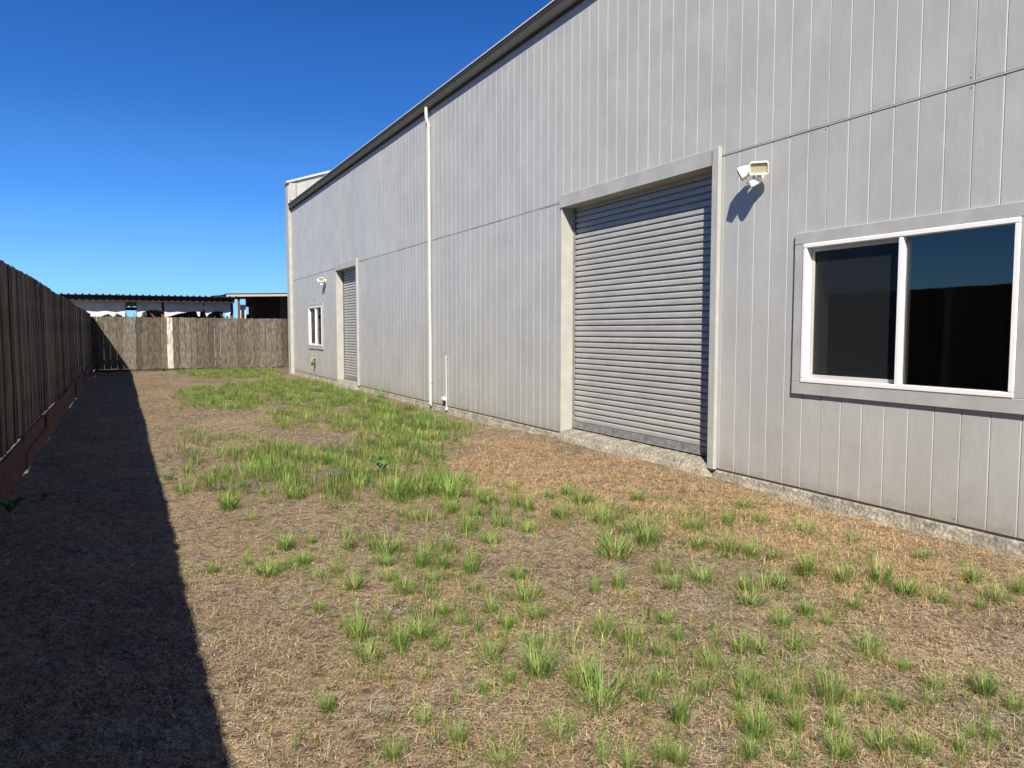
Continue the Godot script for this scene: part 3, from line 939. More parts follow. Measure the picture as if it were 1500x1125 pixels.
# ---------------------------------------------------------------- fences
func picket(w: float, h: float, thick: float, r: RandomNumberGenerator) -> ArrayMesh:
	var st := mb()
	var lean := r.randf_range(-0.002, 0.002)
	var p := []
	for y in [0.0, h * 0.33, h * 0.66, h]:
		var bow := r.randf_range(-0.004, 0.004)
		var k: float = lean * y / h
		p.append([Vector3(bow, y, -w / 2.0 + k + r.randf_range(-0.001, 0.001)), Vector3(bow, y, w / 2.0 + k + r.randf_range(-0.001, 0.001)), Vector3(bow - thick, y, w / 2.0 + k), Vector3(bow - thick, y, -w / 2.0 + k)])
	p[3][0].y += r.randf_range(-0.006, 0.006)
	p[3][3].y = p[3][0].y
	for i in 3:
		quad(st, p[i][0], p[i][1], p[i + 1][1], p[i + 1][0], Vector3.RIGHT)
		quad(st, p[i][1], p[i][2], p[i + 1][2], p[i + 1][1], Vector3.BACK)
		quad(st, p[i][2], p[i][3], p[i + 1][3], p[i + 1][2], Vector3.LEFT)
		quad(st, p[i][3], p[i][0], p[i + 1][0], p[i + 1][3], Vector3.FORWARD)
	quad(st, p[3][0], p[3][1], p[3][2], p[3][3], Vector3.UP)
	quad(st, p[0][0], p[0][1], p[0][2], p[0][3], Vector3.DOWN)
	return st.commit()


func make_left_fence() -> void:
	var r := RandomNumberGenerator.new()
	r.seed = 5
	var f := thing("side_fence", "long weathered board fence with red kickboards, in shade along the left", "fence", Vector3(-1.0, 0, 0))
	var shapes := []
	for i in 10:
		shapes.append(picket([0.149, 0.148, 0.150, 0.147, 0.149][i % 5], 1.80, 0.016, r))
	var z := -31.44
	while z < 3.9:
		var o := obj("picket", shapes[r.randi() % 10], M["wood_%d" % [0, 1, 4, 3, 0, 1, 4, 5, 2, 3, 6, 1, 3, 4][r.randi() % 14]], f)
		var top := 2.175 - 0.075 * clampf((-z - 8.0) / 23.0, 0.0, 1.0) + 0.012 * sin(z * 0.9) + r.randf_range(-0.006, 0.006)
		o.position = Vector3(r.randf_range(-0.012, 0.003), top - 1.80, z)
		o.rotation = Vector3(r.randf_range(-0.003, 0.003), r.randf_range(-0.05, 0.05), 0)
		z += 0.1405
	for row in 2:
		var k := -31.5
		while k < 3.9:
			var e := minf(k + 2.44, 3.95)
			var st := mb()
			var y0: float = [0.205, 0.02][row]
			cbox(st, Vector3(0.006 + 0.003 * row, y0, k + 0.002), Vector3(0.044 + 0.003 * row, y0 + [0.17, 0.18][row], e - 0.002), 0.004)
			var o := obj("kickboard", st, M["red_wood_%d" % (r.randi() % 3)], f)
			o.rotation = Vector3(0, r.randf_range(-0.001, 0.001), r.randf_range(-0.02, 0.02))
			k = e
	for y in [0.45, 1.15, 1.85]:
		var st := mb()
		box(st, Vector3(-0.062, y, -31.4), Vector3(-0.024, y + 0.085, 3.95))
		obj("rail", st, M.wood_1, f)
	var pz := -31.0
	while pz < 4.0:
		var st := mb()
		box(st, Vector3(-0.155, -0.3, pz), Vector3(-0.065, 2.0, pz + 0.09))
		obj("post", st, M.wood_1, f)
		pz += 2.44


func make_back_fence() -> void:
	var r := RandomNumberGenerator.new()
	r.seed = 9
	var f := thing("back_fence", "low weathered grey board fence closing off the far end", "fence", Vector3(0, 0, -31.42))
	var shapes := []
	for i in 8:
		shapes.append(picket([0.199, 0.192, 0.202, 0.196][i % 4], 1.90, 0.018, r))
	var x := -0.93
	var i := 0
	while x < 7.6:
		var peeling := i == 12
		var h := r.randf_range(-0.008, 0.008)
		var m: Material = M.peeling_paint if peeling else M["grey_wood_%d" % [0, 2, 5, 0, 4, 5, 5, 1, 0, 2][r.randi() % 10]]
		var o := obj("picket", shapes[r.randi() % 8], m, f)
		o.rotation = Vector3(0, -PI / 2.0 + r.randf_range(-0.03, 0.03), r.randf_range(-0.002, 0.002))
		o.position = Vector3(x, 0.10 + h - 0.006 * (x + 1.0), r.randf_range(-0.012, 0.010))
		if peeling:
			o.set_meta("label", "one fence board with peeling white paint")
		x += 0.2085
		i += 1
	for y in [0.35, 1.6]:
		var st := mb()
		box(st, Vector3(-1.0, y, -0.065), Vector3(7.6, y + 0.085, -0.028))
		obj("rail", st, M.grey_wood_1, f)
	for k in 4:
		var st := mb()
		box(st, Vector3(-0.9 + k * 2.44, -0.3, -0.16), Vector3(-0.81 + k * 2.44, 1.85, -0.068))
		obj("post", st, M.grey_wood_1, f)
	for s in [[-0.95, 1.3, 0.005, 0.085], [1.35, 3.3, 0.0, 0.07], [3.35, 3.95, -0.02, 0.06], [4.35, 5.25, 0.0, 0.085], [5.3, 7.4, 0.01, 0.09]]:
		var st := mb()
		cbox(st, Vector3(s[0], s[2] - 0.05, -0.05), Vector3(s[1], s[3], -0.02), 0.004)
		obj("kickboard", st, M.grey_wood_3 if s[0] < 4.0 else M.grey_wood_5, f)


# ---------------------------------------------------------------- sheds beyond
func make_sheds() -> void:
	var r := RandomNumberGenerator.new()
	r.seed = 21
	var s := thing("lean_to_shed", "dark open lean-to with corrugated metal roof behind the far fence", "shed", Vector3(0, 0, -35.0))
	# corrugated roof: ribs run front to back
	var st := mb()
	var x := -9.0
	while x < 4.36:
		var p := [[x, 0.0], [x + 0.15, 0.0], [x + 0.175, 0.045], [x + 0.215, 0.045], [x + 0.24, 0.0]]
		for i in 4:
			quad(st, Vector3(p[i][0], 2.93 + p[i][1], 0), Vector3(p[i + 1][0], 2.93 + p[i + 1][1], 0), Vector3(p[i + 1][0], 2.63 + p[i + 1][1], -6.0), Vector3(p[i][0], 2.63 + p[i][1], -6.0), Vector3.UP)
			quad(st, Vector3(p[i][0], 2.915 + p[i][1], 0), Vector3(p[i + 1][0], 2.915 + p[i + 1][1], 0), Vector3(p[i + 1][0], 2.615 + p[i + 1][1], -6.0), Vector3(p[i][0], 2.615 + p[i][1], -6.0), Vector3.DOWN)
			quad(st, Vector3(p[i][0], 2.915 + p[i][1], 0), Vector3(p[i + 1][0], 2.915 + p[i + 1][1], 0), Vector3(p[i + 1][0], 2.93 + p[i + 1][1], 0), Vector3(p[i][0], 2.93 + p[i][1], 0), Vector3.BACK)
		x += 0.24
	obj("corrugated_roof", st, M.shed_roof, s)
	st = mb()
	box(st, Vector3(-9.0, 2.68, -0.26), Vector3(4.36, 2.90, -0.20))
	obj("beam", st, M.shed_dark, s)
	st = mb()
	box(st, Vector3(-9.0, 2.45, -5.9), Vector3(4.36, 2.60, -5.8))
	obj("beam", st, M.shed_dark, s)
	for px in [-8.6, -4.8, -1.08, 1.55, 4.30]:
		st = mb()
		cbox(st, Vector3(px - 0.06, -0.1, -0.80), Vector3(px + 0.06, 2.90, -0.69), 0.006)
		obj("post", st, M.rust, s)
	for px in [1.55, 4.30]:
		st = mb()
		pipe(st, [Vector3(px - 0.9, 2.75, -0.7), Vector3(px - 0.05, 1.7, -0.7)], 0.035, 8)
		obj("brace", st, M.rust, s)
	x = -9.0
	while x < 4.3:
		if x < -2.4 or x > 1.0:
			st = mb()
			cbox(st, Vector3(x, 0.0, -5.75 + 0.03 * (int(x * 4.1) & 1)), Vector3(x + 0.26, 2.5 + r.randf_range(-0.02, 0.02), -5.72 + 0.03 * (int(x * 4.1) & 1)), 0.003)
			obj("board", st, M.shed_board if r.randf() < 0.35 else M.shed_dark, s)
		x += 0.245
	# torn sheeting hung from the front beam: [x, height of the torn edge]
	var torn := [
		["torn white sheeting with two dark arched holes, leftmost under the lean-to", [[-1.9, 1.9], [-1.2, 1.75], [-1.0, 1.8], [-0.82, 2.02], [-0.7, 2.1], [-0.5, 2.18], [-0.3, 2.04], [-0.2, 2.2], [0.0, 2.12], [0.10, 1.95], [0.13, 2.3]]],
		["narrow torn white sheet with a ragged edge beside the sky gap", [[0.56, 2.2], [0.62, 1.95], [0.7, 2.05], [0.78, 2.25], [1.0, 2.34], [1.3, 2.36], [1.5, 2.30]]],
		["torn white sheet with a long slanting edge right of the middle post", [[1.60, 2.05], [1.8, 2.10], [2.1, 2.2], [2.4, 2.26], [2.7, 2.32], [2.85, 2.3], [2.9, 2.12], [2.98, 2.1], [3.0, 2.3], [3.14, 2.33]]],
		["white tatters hanging near the right end of the lean-to", [[3.18, 2.3], [3.26, 2.08], [3.34, 2.2], [3.5, 2.3], [3.7, 2.34], [3.9, 2.3], [4.05, 2.2], [4.15, 2.12], [4.24, 2.3]]]]
	for t in torn:
		st = mb()
		var e: Array = t[1]
		for i in e.size() - 1:
			for k in 4:
				var a := k / 4.0
				var b := (k + 1) / 4.0
				var q := []
				for c in [[e[i], a], [e[i + 1], a], [e[i + 1], b], [e[i], b]]:
					var yy := lerpf(2.80, c[0][1], c[1])
					q.append(Vector3(c[0][0], yy, -35.60 + 0.03 * sin(c[0][0] * 9.0 + yy * 3.0) * c[1]))
				quad(st, q[0], q[1], q[2], q[3], Vector3.BACK)
				for j in 4:
					q[j].z -= 0.004
				quad(st, q[0], q[1], q[2], q[3], Vector3.FORWARD)
		tag(obj("torn_sheet", st, M.tarp), t[0], "sheeting", "torn white sheets hanging in the lean-to")
	# upright pale stakes leaning inside at the right end
	for k in 5:
		st = mb()
		var px := 3.42 + k * 0.17
		cbox(st, Vector3(px, 0.0, -36.0), Vector3(px + 0.07, 2.02 + 0.12 * sin(k * 2.1), -35.96), 0.003)
		tag(obj("stake", st, M.tarp), "%s pale upright stake from the left, standing under the white tatters" % ["first", "second", "third", "fourth", "fifth"][k], "stake", "pale stakes inside the lean-to")
	# second shed behind it on the right
	var s2 := thing("flat_roofed_shed", "dark shed with flat roof and pale edge board beside the warehouse corner", "shed", Vector3(0, 0, -38.0))
	st = mb()
	var roof_t := Transform3D(Basis(Vector3(0, 0, 1), 0.03), Vector3(3.9, 3.10, 0))
	box(st, Vector3(0.45, 0.0, -5.0), Vector3(9.0, 0.10, 0.0), roof_t)
	obj("roof", st, M.shed_dark, s2)
	st = mb()
	box(st, Vector3(0.45, -0.05, 0.002), Vector3(9.0, 0.045, 0.03), roof_t)
	obj("edge_board", st, M.pale_trim, s2)
	st = mb()
	quad(st, Vector3(3.75, 3.10, 0.01), Vector3(4.7, 3.18, 0.012), Vector3(4.7, 3.30, -4.0), Vector3(3.75, 3.12, -4.0), Vector3.UP)
	quad(st, Vector3(3.75, 3.08, 0.01), Vector3(4.7, 3.16, 0.012), Vector3(4.7, 3.28, -4.0), Vector3(3.75, 3.10, -4.0), Vector3.DOWN)
	obj("side_roof", st, M.shed_dark, s2)
	x = 5.74
	while x < 12.5:
		st = mb()
		cbox(st, Vector3(x, 0.0, -3.03 + 0.031 * (int(x / 0.31) & 1)), Vector3(x + 0.33, 3.2, -3.0 + 0.031 * (int(x / 0.31) & 1)), 0.004)
		obj("board", st, M.shed_board if int(x * 3.3) % 3 == 0 else M.shed_dark, s2)
		x += 0.31
	for px in [4.92, 7.9]:
		st = mb()
		cbox(st, Vector3(px - 0.05, 0.0, -0.25), Vector3(px + 0.05, 3.1, -0.15), 0.005)
		obj("post", st, M.rust, s2)
	st = mb()
	cbox(st, Vector3(5.02, 0.0, -0.6), Vector3(5.28, 2.72, -0.56), 0.004)
	obj("panel", st, M.tarp, s2)
	st = mb()
	box(st, Vector3(5.28, 2.62, -0.62), Vector3(5.74, 3.08, -0.58))
	obj("panel", st, M.shed_dark, s2)
	st = mb()
	box(st, Vector3(5.55, 2.05, -2.6), Vector3(5.74, 2.30, -2.5))
	obj("panel", st, M.shed_dark, s2)


func make_tree(at: Vector3, h: float, w: float, label: String, s: int) -> void:
	var r := RandomNumberGenerator.new()
	r.seed = s
	var t := thing("tree", label, "tree", at, "trees beyond the sheds")
	var st := mb()
	pipe(st, [Vector3.ZERO, Vector3(0.05, h * 0.3, 0), Vector3(0, h * 0.6, 0.1)], 0.16, 8)
	for k in 5:
		var a := k * 1.3
		pipe(st, [Vector3(0.03, h * 0.35, 0), Vector3(cos(a) * w * 0.3, h * 0.62, sin(a) * w * 0.3)], 0.06, 6)
	obj("trunk", st, M.bark, t)
	st = mb()
	for c in 46:
		var d := Vector3(r.randfn(), r.randfn(), r.randfn()).normalized() * pow(r.randf(), 0.4)
		var m := Vector3(d.x * w * 0.5, h * 0.66 + d.y * h * 0.32, d.z * w * 0.5)
		for k in 60:
			var p := m + Vector3(r.randfn(), r.randfn(), r.randfn()) * w * 0.07
			var u := Vector3(r.randfn(), r.randfn(), r.randfn()).normalized() * r.randf_range(0.07, 0.15)
			var v := u.cross(Vector3(r.randfn(), r.randfn(), r.randfn())).normalized() * 0.04
			quad(st, p - u, p + v, p + u, p - v, Vector3(r.randfn(), 1, r.randfn()))
	obj("crown", st, M.tree_leaf, t)


# ---------------------------------------------------------------- grass
func blade(st: SurfaceTool, at: Vector3, turn: float, length: float, a0: float, a1: float, width: float, c0: Color, c1: Color, segs := 4) -> void:
	var out := Vector3(cos(turn), 0, sin(turn))
	var side := Vector3(-sin(turn), 0, cos(turn))
	var p := at
	var ring := []
	for i in segs + 1:
		var t := float(i) / segs
		var a := lerpf(a0, a1, t)
		var dir := Vector3.UP * cos(a) + out * sin(a)
		var w := width * 0.5 * (1.0 - t * t * 0.92) * (0.75 + 0.25 * minf(1.0, t * 4.0))
		var n := side.cross(dir)
		if n.y < 0.0:
			n = -n
		ring.append([p - side * w, p + side * w, n, c0.lerp(c1, minf(1.0, t * 1.5))])
		p += dir * length / segs
	for i in segs:
		var a: Array = ring[i]
		var b: Array = ring[i + 1]
		var order := [[a, 0], [a, 1], [b, 1], [a, 0], [b, 1], [b, 0]]
		if (b[1] - a[0]).cross(a[1] - a[0]).dot(a[2] + b[2]) < 0.0:
			order = [[a, 0], [b, 1], [a, 1], [a, 0], [b, 0], [b, 1]]
		for v in order:
			st.set_normal(v[0][2])
			st.set_color(v[0][3])
			st.add_vertex(v[0][v[1]])


# One tuft about 0.16 m tall and 0.16 m wide.
func tuft(r: RandomNumberGenerator, n: int, spread: float, green: float) -> ArrayMesh:
	var st := mb()
	for i in n:
		var turn := r.randf() * TAU
		var d := pow(r.randf(), 0.7) * 0.06 * spread
		var at := Vector3(cos(turn) * d, -0.01, sin(turn) * d)
		var lean := r.randf_range(0.02, 0.45) * spread
		var c0 := Color(0.21, 0.27, 0.08).lerp(Color(0.07, 0.13, 0.03), r.randf())
		var c1 := Color(0.165, 0.30, 0.055).lerp(Color(0.06, 0.15, 0.03), r.randf() * green)
		if r.randf() < 0.14:
			c1 = Color(0.36, 0.29, 0.12)
			c0 = Color(0.28, 0.21, 0.10)
		blade(st, at, turn + r.randf_range(-0.7, 0.7), 0.05 + 0.17 * pow(r.randf(), 1.4), lean, lean + r.randf_range(0.15, 1.25), r.randf_range(0.0022, 0.0046), c0, c1)
	return st.commit()


func scatter(called: String, mesh: Mesh, m: Material, rows: PackedFloat32Array, label: String, category: String) -> void:
	var mm := MultiMesh.new()
	mm.transform_format = MultiMesh.TRANSFORM_3D
	mm.use_colors = true
	mm.mesh = mesh
	mm.instance_count = rows.size() / 16
	mm.buffer = rows
	var o := MultiMeshInstance3D.new()
	o.name = called + "_pieces"
	o.multimesh = mm
	o.material_override = m
	o.set_meta("kind", "stuff")
	var whole := get_node_or_null(called)     # all the variants of one stuff are one object
	if whole == null:
		whole = thing(called, label, category)
		whole.set_meta("kind", "stuff")
	whole.add_child(o, true)


func row(rows: PackedFloat32Array, b: Basis, at: Vector3, c: Color) -> void:
	rows.append_array(PackedFloat32Array([b.x.x, b.y.x, b.z.x, at.x, b.x.y, b.y.y, b.z.y, at.y, b.x.z, b.y.z, b.z.z, at.z, c.r, c.g, c.b, 1.0]))


func tuft_label(t: Array) -> String:
	var big := "tall" if t[3] > 0.22 else "big" if t[3] > 0.165 else "middling" if t[3] > 0.115 else "small" if t[3] > 0.075 else "tiny"
	var wide := "spreading" if t[2] > t[3] * 1.25 else "upright" if t[2] < t[3] * 0.8 else "rounded"
	var x: float = t[0]
	var z: float = t[1]
	var where := "in the yard's bare middle"
	if z < -6.6:
		where = "at the thick grass's near edge" if x < 2.9 else "before the near roll-up door"
	elif x > 4.2:
		where = "close under the large window"
	elif x < 1.3:
		where = "nearest the fence's shadow"
	elif z > -3.1:
		where = "at the yard's near end" if x < 2.2 else "in the near right corner"
	elif x > 2.9:
		where = "among straw facing the roll-up door" if z < -4.6 else "among straw facing the large window"
	elif z < -4.6:
		where = "beyond the yard's bare middle"
	return "%s %s green grass tuft %s" % [big, wide, where]


func make_grass() -> void:
	var r := RandomNumberGenerator.new()
	r.seed = 100
	# the single tufts, each where the photograph shows one
	var shapes := []
	for i in 14:
		shapes.append(tuft(r, [170, 210, 140, 240, 180][i % 5], [1.0, 0.85, 1.2, 1.0, 1.45][i % 5], [1.0, 0.6, 0.3][i % 3]))
	var labels := []
	var alike := {}
	for i in TUFTS.size():
		labels.append(tuft_label(TUFTS[i]))
		alike.get_or_add(labels[i], []).append(i)
	for l in alike:
		var which: Array = alike[l]
		if which.size() > 1:
			which.sort_custom(func(a, b): return TUFTS[a][0] > TUFTS[b][0])
			for k in which.size():
				labels[which[k]] = "%s, %s from the wall" % [l, ["first", "second", "third", "fourth", "fifth", "sixth", "seventh", "eighth", "ninth", "tenth", "eleventh", "twelfth"][mini(k, 11)]]
	for i in TUFTS.size():
		var t: Array = TUFTS[i]
		var o := obj("grass_tuft", shapes[r.randi() % 14], M.blade)
		o.position = Vector3(t[0], ground_y(t[0], t[1]), t[1])
		var k := clampf(t[2] * 1.12 / 0.17, 0.45, 2.4)
		var h := clampf(t[3] * 0.95 / 0.16, 0.5, 2.2)
		o.basis = Basis(Vector3.UP, r.randf() * TAU) * Basis.from_scale(Vector3(k, h, k))
		tag(o, labels[i], "grass tuft", "scattered green grass tufts on the dry ground")
	# dense green patches
	var kinds := []
	for i in 6:
		var st := mb()
		for k in 18:
			var turn := r.randf() * TAU
			var c0 := Color(0.15, 0.17, 0.05).lerp(Color(0.08, 0.14, 0.035), r.randf())
			var c1 := Color(0.14, 0.275, 0.05).lerp(Color(0.05, 0.135, 0.028), r.randf())
			if r.randf() < 0.2:
				c1 = Color(0.38, 0.31, 0.13)
			var d := 0.05 * r.randf()
			var lean := r.randf_range(0.0, 0.5)
			blade(st, Vector3(cos(turn) * d, -0.01, sin(turn) * d), turn + r.randf_range(-1, 1), r.randf_range(0.05, 0.16), lean, lean + r.randf_range(0.2, 1.0), r.randf_range(0.0026, 0.0048), c0, c1, 3)
		kinds.append([st.commit(), PackedFloat32Array()])
	var dens := [190.0, 240.0, 270.0, 130.0, 300.0, 120.0, 40.0, 110.0, 62.0, 52.0, 44.0, 42.0]
	for i in PATCHES.size():
		var poly := PackedVector2Array(PATCHES[i])
		var lo := poly[0]
		var hi := poly[0]
		for p in poly:
			lo = lo.min(p)
			hi = hi.max(p)
		for k in int((hi.x - lo.x) * (hi.y - lo.y) * dens[i]):
			var p := Vector2(r.randf_range(lo.x, hi.x), r.randf_range(lo.y, hi.y)) 
			if p.y < -31.2 or p.x > 5.08:
				continue
			var j := p + Vector2(r.randfn(0.0, 0.16), r.randfn(0.0, 0.42 if p.y < -14.0 else 0.25))
			if not inside(p, poly) or j.x > 5.1 or j.y < -31.3:
				continue
			var n := patch_noise.get_noise_2d(j.x * 4.0, j.y * 2.2)
			if n < -0.22 + 0.2 * r.randf_range(-1, 1):
				continue
			if j.x > 4.8 and r.randf() < 0.6:
				continue
			var s := r.randf_range(0.7, 1.25) * (1.0 + 0.5 * n) * (0.8 if j.y < -14.0 else 0.95 if j.y < -6.6 else 0.7)
			row(kinds[r.randi() % 6][1], Basis(Vector3.UP, r.randf() * TAU) * Basis.from_scale(Vector3(s, s * r.randf_range(0.85, 1.2), s)), Vector3(j.x, ground_y(j.x, j.y), j.y), Color(1, 1, 1).lerp(Color(1.2, 1.05, 0.8), pow(r.randf(), 3.0)) * r.randf_range(0.62, 1.3) * (1.0 + 0.7 * patch_noise.get_noise_2d(j.x * 5.0 + 11.0, j.y * 3.0)))
	# thin scattered single sprouts everywhere in the sun
	var dotted := []
	for t in TUFTS:
		dotted.append(Vector2(t[0], t[1]))
	for k in 5200:
		var p := Vector2(r.randf_range(0.3, 5.0), -1.2 - 22.0 * pow(r.randf(), 1.7))
		if k % 2:                       # half of them gather round the tufts
			p = dotted[r.randi() % dotted.size()] + Vector2(r.randfn(0, 0.13), r.randfn(0, 0.16))
		elif patch_noise.get_noise_2d(p.x * 2.0 + 9.0, p.y * 2.0) < 0.04:
			continue
		if p.x > 5.1:
			continue
		var s := 0.2 + 0.5 * pow(r.randf(), 1.8)
		row(kinds[r.randi() % 6][1], Basis(Vector3.UP, r.randf() * TAU) * Basis.from_scale(Vector3(s * 0.8, s, s * 0.8)), Vector3(p.x, ground_y(p.x, p.y), p.y), Color(1.0, 1.0, 0.9).lerp(Color(1.7, 1.15, 0.9), r.randf() * r.randf()))
	for i in 6:
		scatter("grass", kinds[i][0], M.blade, kinds[i][1], "thick green grass in patches towards the far end of the yard", "grass")
	# straw: bundles of dead stalks lying flat
	var bundles := []
	for i in 5:
		var st := mb()
		for k in 10:
			var turn := r.randf() * TAU
			var a := Vector3(r.randf_range(-0.07, 0.07), r.randf_range(0.001, 0.020), r.randf_range(-0.07, 0.07))
			var len := 0.015 + 0.075 * pow(r.randf(), 1.6)
			var c := Color(1, 1, 1) * r.randf_range(0.45, 1.15)
			blade(st, a, turn, len, r.randf_range(1.25, 1.5), r.randf_range(1.45, 1.75), r.randf_range(0.0010, 0.0023), c, c * 0.95, 2)
		bundles.append([st.commit(), PackedFloat32Array()])
	var dry := PackedVector2Array(DRY_ZONE)
	for k in 78000:
		var u := r.randf()
		var z := 0.3 - 31.4 * pow(u, 2.1)
		var x := r.randf_range(-0.96, 5.16)
		var in_dry := x > 2.2 and inside(jitter(x, z) + Vector2(r.randfn(0, 0.18), r.randfn(0, 0.25)), dry)
		var n := patch_noise.get_noise_2d(x * 1.7, z * 1.7)
		if not in_dry and n < -0.25 + r.randf() * 0.5 and r.randf() < 0.75:
			continue
		var c := Color(0.60, 0.46, 0.26).lerp(Color(0.28, 0.20, 0.125), r.randf())
		if in_dry:
			c = Color(0.66, 0.42, 0.20).lerp(Color(0.52, 0.40, 0.24), r.randf())
		elif r.randf() < 0.12:
			c = Color(0.75, 0.66, 0.45)
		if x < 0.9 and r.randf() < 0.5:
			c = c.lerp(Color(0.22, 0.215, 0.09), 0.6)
		var s := r.randf_range(0.7, 1.3) * (1.0 if z > -10.0 else 1.25)
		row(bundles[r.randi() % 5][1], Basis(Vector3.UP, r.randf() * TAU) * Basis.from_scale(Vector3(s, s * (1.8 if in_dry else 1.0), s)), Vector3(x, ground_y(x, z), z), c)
	for i in 5:
		scatter("straw", bundles[i][0], M.straw, bundles[i][1], "dead tan straw lying matted over the dirt", "straw")
	# short chips of straw and bark, paler and darker than the soil
	var chips := []
	for i in 3:
		var st := mb()
		for k in 16:
			var c: Color = Color(1, 1, 1) * [0.16, 0.3, 0.6, 1.0, 1.25][r.randi() % 5]
			blade(st, Vector3(r.randf_range(-0.06, 0.06), r.randf_range(0.0, 0.010), r.randf_range(-0.06, 0.06)), r.randf() * TAU, r.randf_range(0.008, 0.035), r.randf_range(1.1, 1.6), r.randf_range(1.4, 1.8), r.randf_range(0.002, 0.0045), c, c, 1)
		chips.append([st.commit(), PackedFloat32Array()])
	for k in 42000:
		var z := 0.2 - 22.0 * pow(r.randf(), 2.1)
		var x := r.randf_range(-0.96, 5.14)
		row(chips[r.randi() % 3][1], Basis(Vector3.UP, r.randf() * TAU), Vector3(x, ground_y(x, z), z), Color(0.68, 0.56, 0.38).lerp(Color(0.44, 0.31, 0.19), r.randf()))
	for i in 3:
		scatter("straw_chips", chips[i][0], M.straw, chips[i][1], "short broken chips of straw lying over the dirt", "straw")
	# short dry stubble, standing, thickest along the building
	var stub := []
	for i in 4:
		var st := mb()
		for k in 7:
			var turn := r.randf() * TAU
			var d := 0.03 * r.randf()
			var c := Color(1, 1, 1) * r.randf_range(0.6, 1.1)
			var lean := r.randf_range(0.1, 0.9)
			blade(st, Vector3(cos(turn) * d, -0.005, sin(turn) * d), turn, r.randf_range(0.03, 0.075), lean, lean + r.randf_range(0.1, 0.9), r.randf_range(0.0016, 0.003), c * 0.8, c, 2)
		stub.append([st.commit(), PackedFloat32Array()])
	for k in 26000:
		var z := 0.2 - 31.0 * pow(r.randf(), 1.9)
		var x := r.randf_range(-0.95, 5.14)
		var in_dry := x > 2.2 and inside(jitter(x, z) + Vector2(r.randfn(0, 0.22), r.randfn(0, 0.3)), dry)
		if not in_dry and (r.randf() < 0.72 or patch_noise.get_noise_2d(x * 2.3 + 30.0, z * 2.3) < -0.1):
			continue
		var c := Color(0.68, 0.43, 0.20).lerp(Color(0.60, 0.47, 0.27), r.randf()) if in_dry else Color(0.50, 0.38, 0.20).lerp(Color(0.32, 0.27, 0.13), r.randf())
		var s := r.randf_range(0.6, 1.2)
		row(stub[r.randi() % 4][1], Basis(Vector3.UP, r.randf() * TAU) * Basis.from_scale(Vector3(s, s, s)), Vector3(x, ground_y(x, z), z), c)
	for i in 4:
		scatter("stubble", stub[i][0], M.straw, stub[i][1], "short dry orange stubble thickest along the building", "stubble")
	# gravel
	var stones := []
	for i in 4:
		var st := mb()
		var p := []
		for k in 8:
			p.append(Vector3(1 if k & 1 else -1, 0.7 if k & 2 else -0.5, 1 if k & 4 else -1) * Vector3(r.randf_range(0.5, 1), r.randf_range(0.4, 1), r.randf_range(0.5, 1)))
		for f in [[0, 2, 6, 4, Vector3.LEFT], [1, 3, 7, 5, Vector3.RIGHT], [0, 1, 5, 4, Vector3.DOWN], [2, 3, 7, 6, Vector3.UP], [0, 1, 3, 2, Vector3.FORWARD], [4, 5, 7, 6, Vector3.BACK]]:
			quad(st, p[f[0]], p[f[1]], p[f[2]], p[f[3]], f[4])
		stones.append([st.commit(), PackedFloat32Array()])
	for k in 9000:
		var z := 0.2 - 26.0 * pow(r.randf(), 1.9)
		var x := r.randf_range(-0.95, 5.1)
		var b := 0.5 + 0.5 * patch_noise.get_noise_2d(x * 3.0 + 50.0, z * 3.0)
		if b < 0.5 and r.randf() < 0.8:
			continue
		var s := 0.003 + 0.011 * pow(r.randf(), 3.0)
		if r.randf() < 0.004:
			s = r.randf_range(0.012, 0.022)
		var g := r.randf_range(0.09, 0.27)
		row(stones[r.randi() % 4][1], Basis.from_euler(Vector3(r.randf() * 0.6, r.randf() * TAU, r.randf() * 0.6)).scaled(Vector3(s, s * 0.7, s)), Vector3(x, ground_y(x, z) + s * 0.25, z), Color(g * 1.03, g, g * 0.95))
	for i in 4:
		scatter("gravel", stones[i][0], M.pebble, stones[i][1], "small grey gravel scattered over the bare dirt", "gravel")


func weed(at: Vector2, n: int, size: float, upright: float, label: String, s: int) -> void:
	var r := RandomNumberGenerator.new()
	r.seed = s
	var t := thing("broadleaf_weed", label, "weed", Vector3(at.x, ground_y(at.x, at.y), at.y))
	for i in n:
		var st := mb()
		var turn := i * 2.4 + r.randf() * 0.5
		var l := size * r.randf_range(0.7, 1.15)
		var out := Vector3(cos(turn), 0, sin(turn))
		var side := Vector3(-sin(turn), 0, cos(turn))
		var prev := []
		for k in 6:
			var f := k / 5.0
			var w := size * 0.17 * sin(PI * clampf(0.08 + f * 0.9, 0.0, 1.0)) * (1.0 + 0.25 * sin(k * 3.1 + i))
			var m := out * l * f * 0.9 + Vector3.UP * (l * upright * sin(f * 2.2) + 0.012)
			var e := [m - side * w + Vector3.UP * w * 0.35, m, m + side * w + Vector3.UP * w * 0.35]
			if prev:
				quad(st, prev[0], prev[1], e[1], e[0], Vector3.UP)
				quad(st, prev[1], prev[2], e[2], e[1], Vector3.UP)
			prev = e
		obj("leaf", st, M.leaf, t)


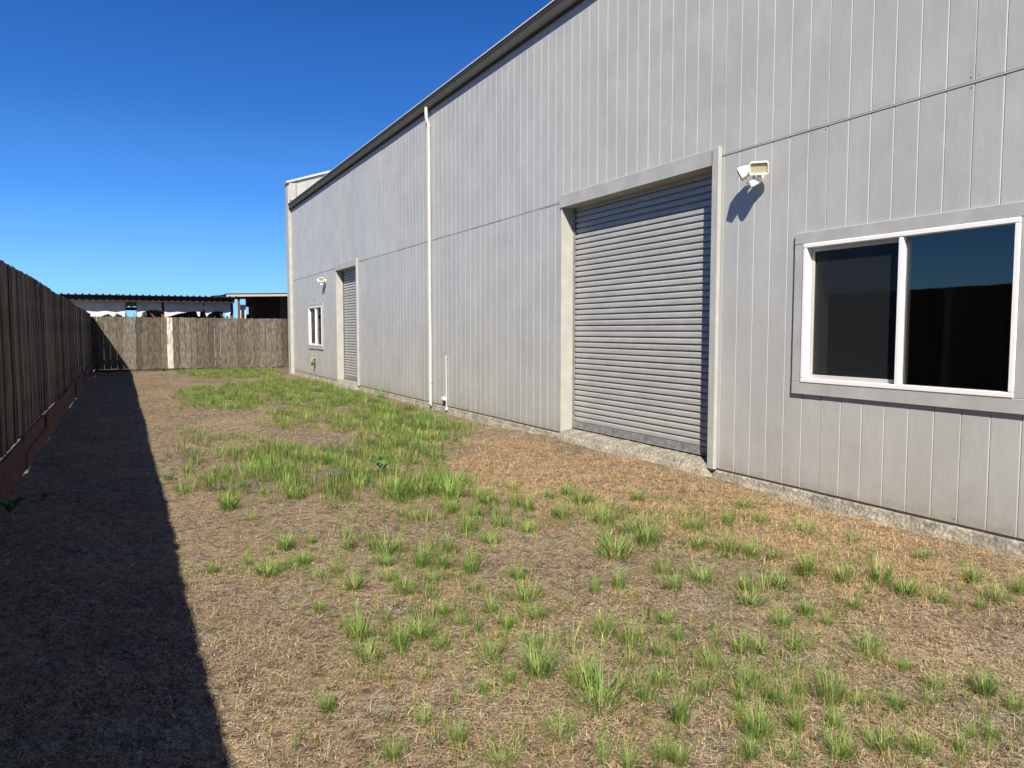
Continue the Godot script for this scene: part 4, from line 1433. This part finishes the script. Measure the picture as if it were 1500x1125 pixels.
func _ready() -> void:
	rng.seed = 4
	soil_noise.seed = 3
	soil_noise.frequency = 0.5
	soil_noise.fractal_octaves = 3
	patch_noise.seed = 8
	patch_noise.frequency = 0.45
	patch_noise.fractal_octaves = 4
	# camera
	var cam := Camera3D.new()
	cam.name = "camera"
	cam.position = Vector3(0, 1.5, 0)
	cam.rotation_order = EULER_ORDER_YXZ
	cam.rotation = Vector3(deg_to_rad(-3.98), deg_to_rad(-26.8), 0)
	cam.fov = 53.05
	cam.near = 0.05
	cam.far = 2500.0
	add_child(cam)
	cam.current = true
	# sky and exposure
	var env := Environment.new()
	env.background_mode = Environment.BG_SKY
	env.sky = Sky.new()
	env.sky.sky_material = make_sky()
	env.tonemap_mode = Environment.TONE_MAPPER_LINEAR
	env.tonemap_exposure = 1.72
	env.sdfgi_enabled = true
	env.ssao_enabled = true
	env.ssil_enabled = true
	var we := WorldEnvironment.new()
	we.name = "environment"
	we.environment = env
	add_child(we)
	# sun: from behind the camera on the left
	var sun := DirectionalLight3D.new()
	sun.name = "sun"
	sun.light_energy = 1.6
	sun.light_color = Color(1.0, 0.96, 0.895)
	sun.light_angular_distance = 0.5
	sun.shadow_enabled = true
	add_child(sun)
	sun.look_at_from_position(Vector3.ZERO, Vector3(1.0, -1.68, -1.66))
	make_materials()
	make_ground()
	make_building()
	make_left_fence()
	make_back_fence()
	make_sheds()
	make_tree(Vector3(-0.75, 0, -62.0), 4.35, 1.7, "dark green tree top showing just above the lean-to roof", 51)
	make_tree(Vector3(-0.9, 0, -47.0), 2.75, 2.6, "low dark bushy tree seen through the torn sheeting", 52)
	make_tree(Vector3(1.7, 0, -52.0), 2.9, 2.6, "low green tree seen beside the middle post of the lean-to", 53)
	floodlight(-5.352, 2.905, "white twin floodlight on the wall between near roll-up door and large window")
	floodlight(-22.20, 2.905, "white twin floodlight above the small far window")
	make_grass()
	weed(Vector2(2.42, -7.85), 16, 0.15, 0.7, "dark broad-leaved weed among the grass in the middle of the yard", 61)
	weed(Vector2(0.36, -8.35), 11, 0.10, 0.35, "small dark green weed right beside the edge of the fence's shadow", 62)
	weed(Vector2(-0.86, -7.35), 14, 0.15, 0.7, "leafy green weed in the shade against the near end of the kickboards", 63)
	weed(Vector2(-0.66, -7.9), 9, 0.10, 0.4, "small weed in the shade a step out from the kickboards", 64)
	var r := RandomNumberGenerator.new()
	r.seed = 300
	var o := obj("grass_tuft", tuft(r, 60, 0.9, 0.8), M.blade)
	o.position = Vector3(5.02, ground_y(5.02, -16.3), -16.3)
	o.scale = Vector3(1.9, 2.6, 1.9)
	tag(o, "tall green grass tuft against the wall left of the downspout", "grass tuft", "scattered green grass tufts on the dry ground")
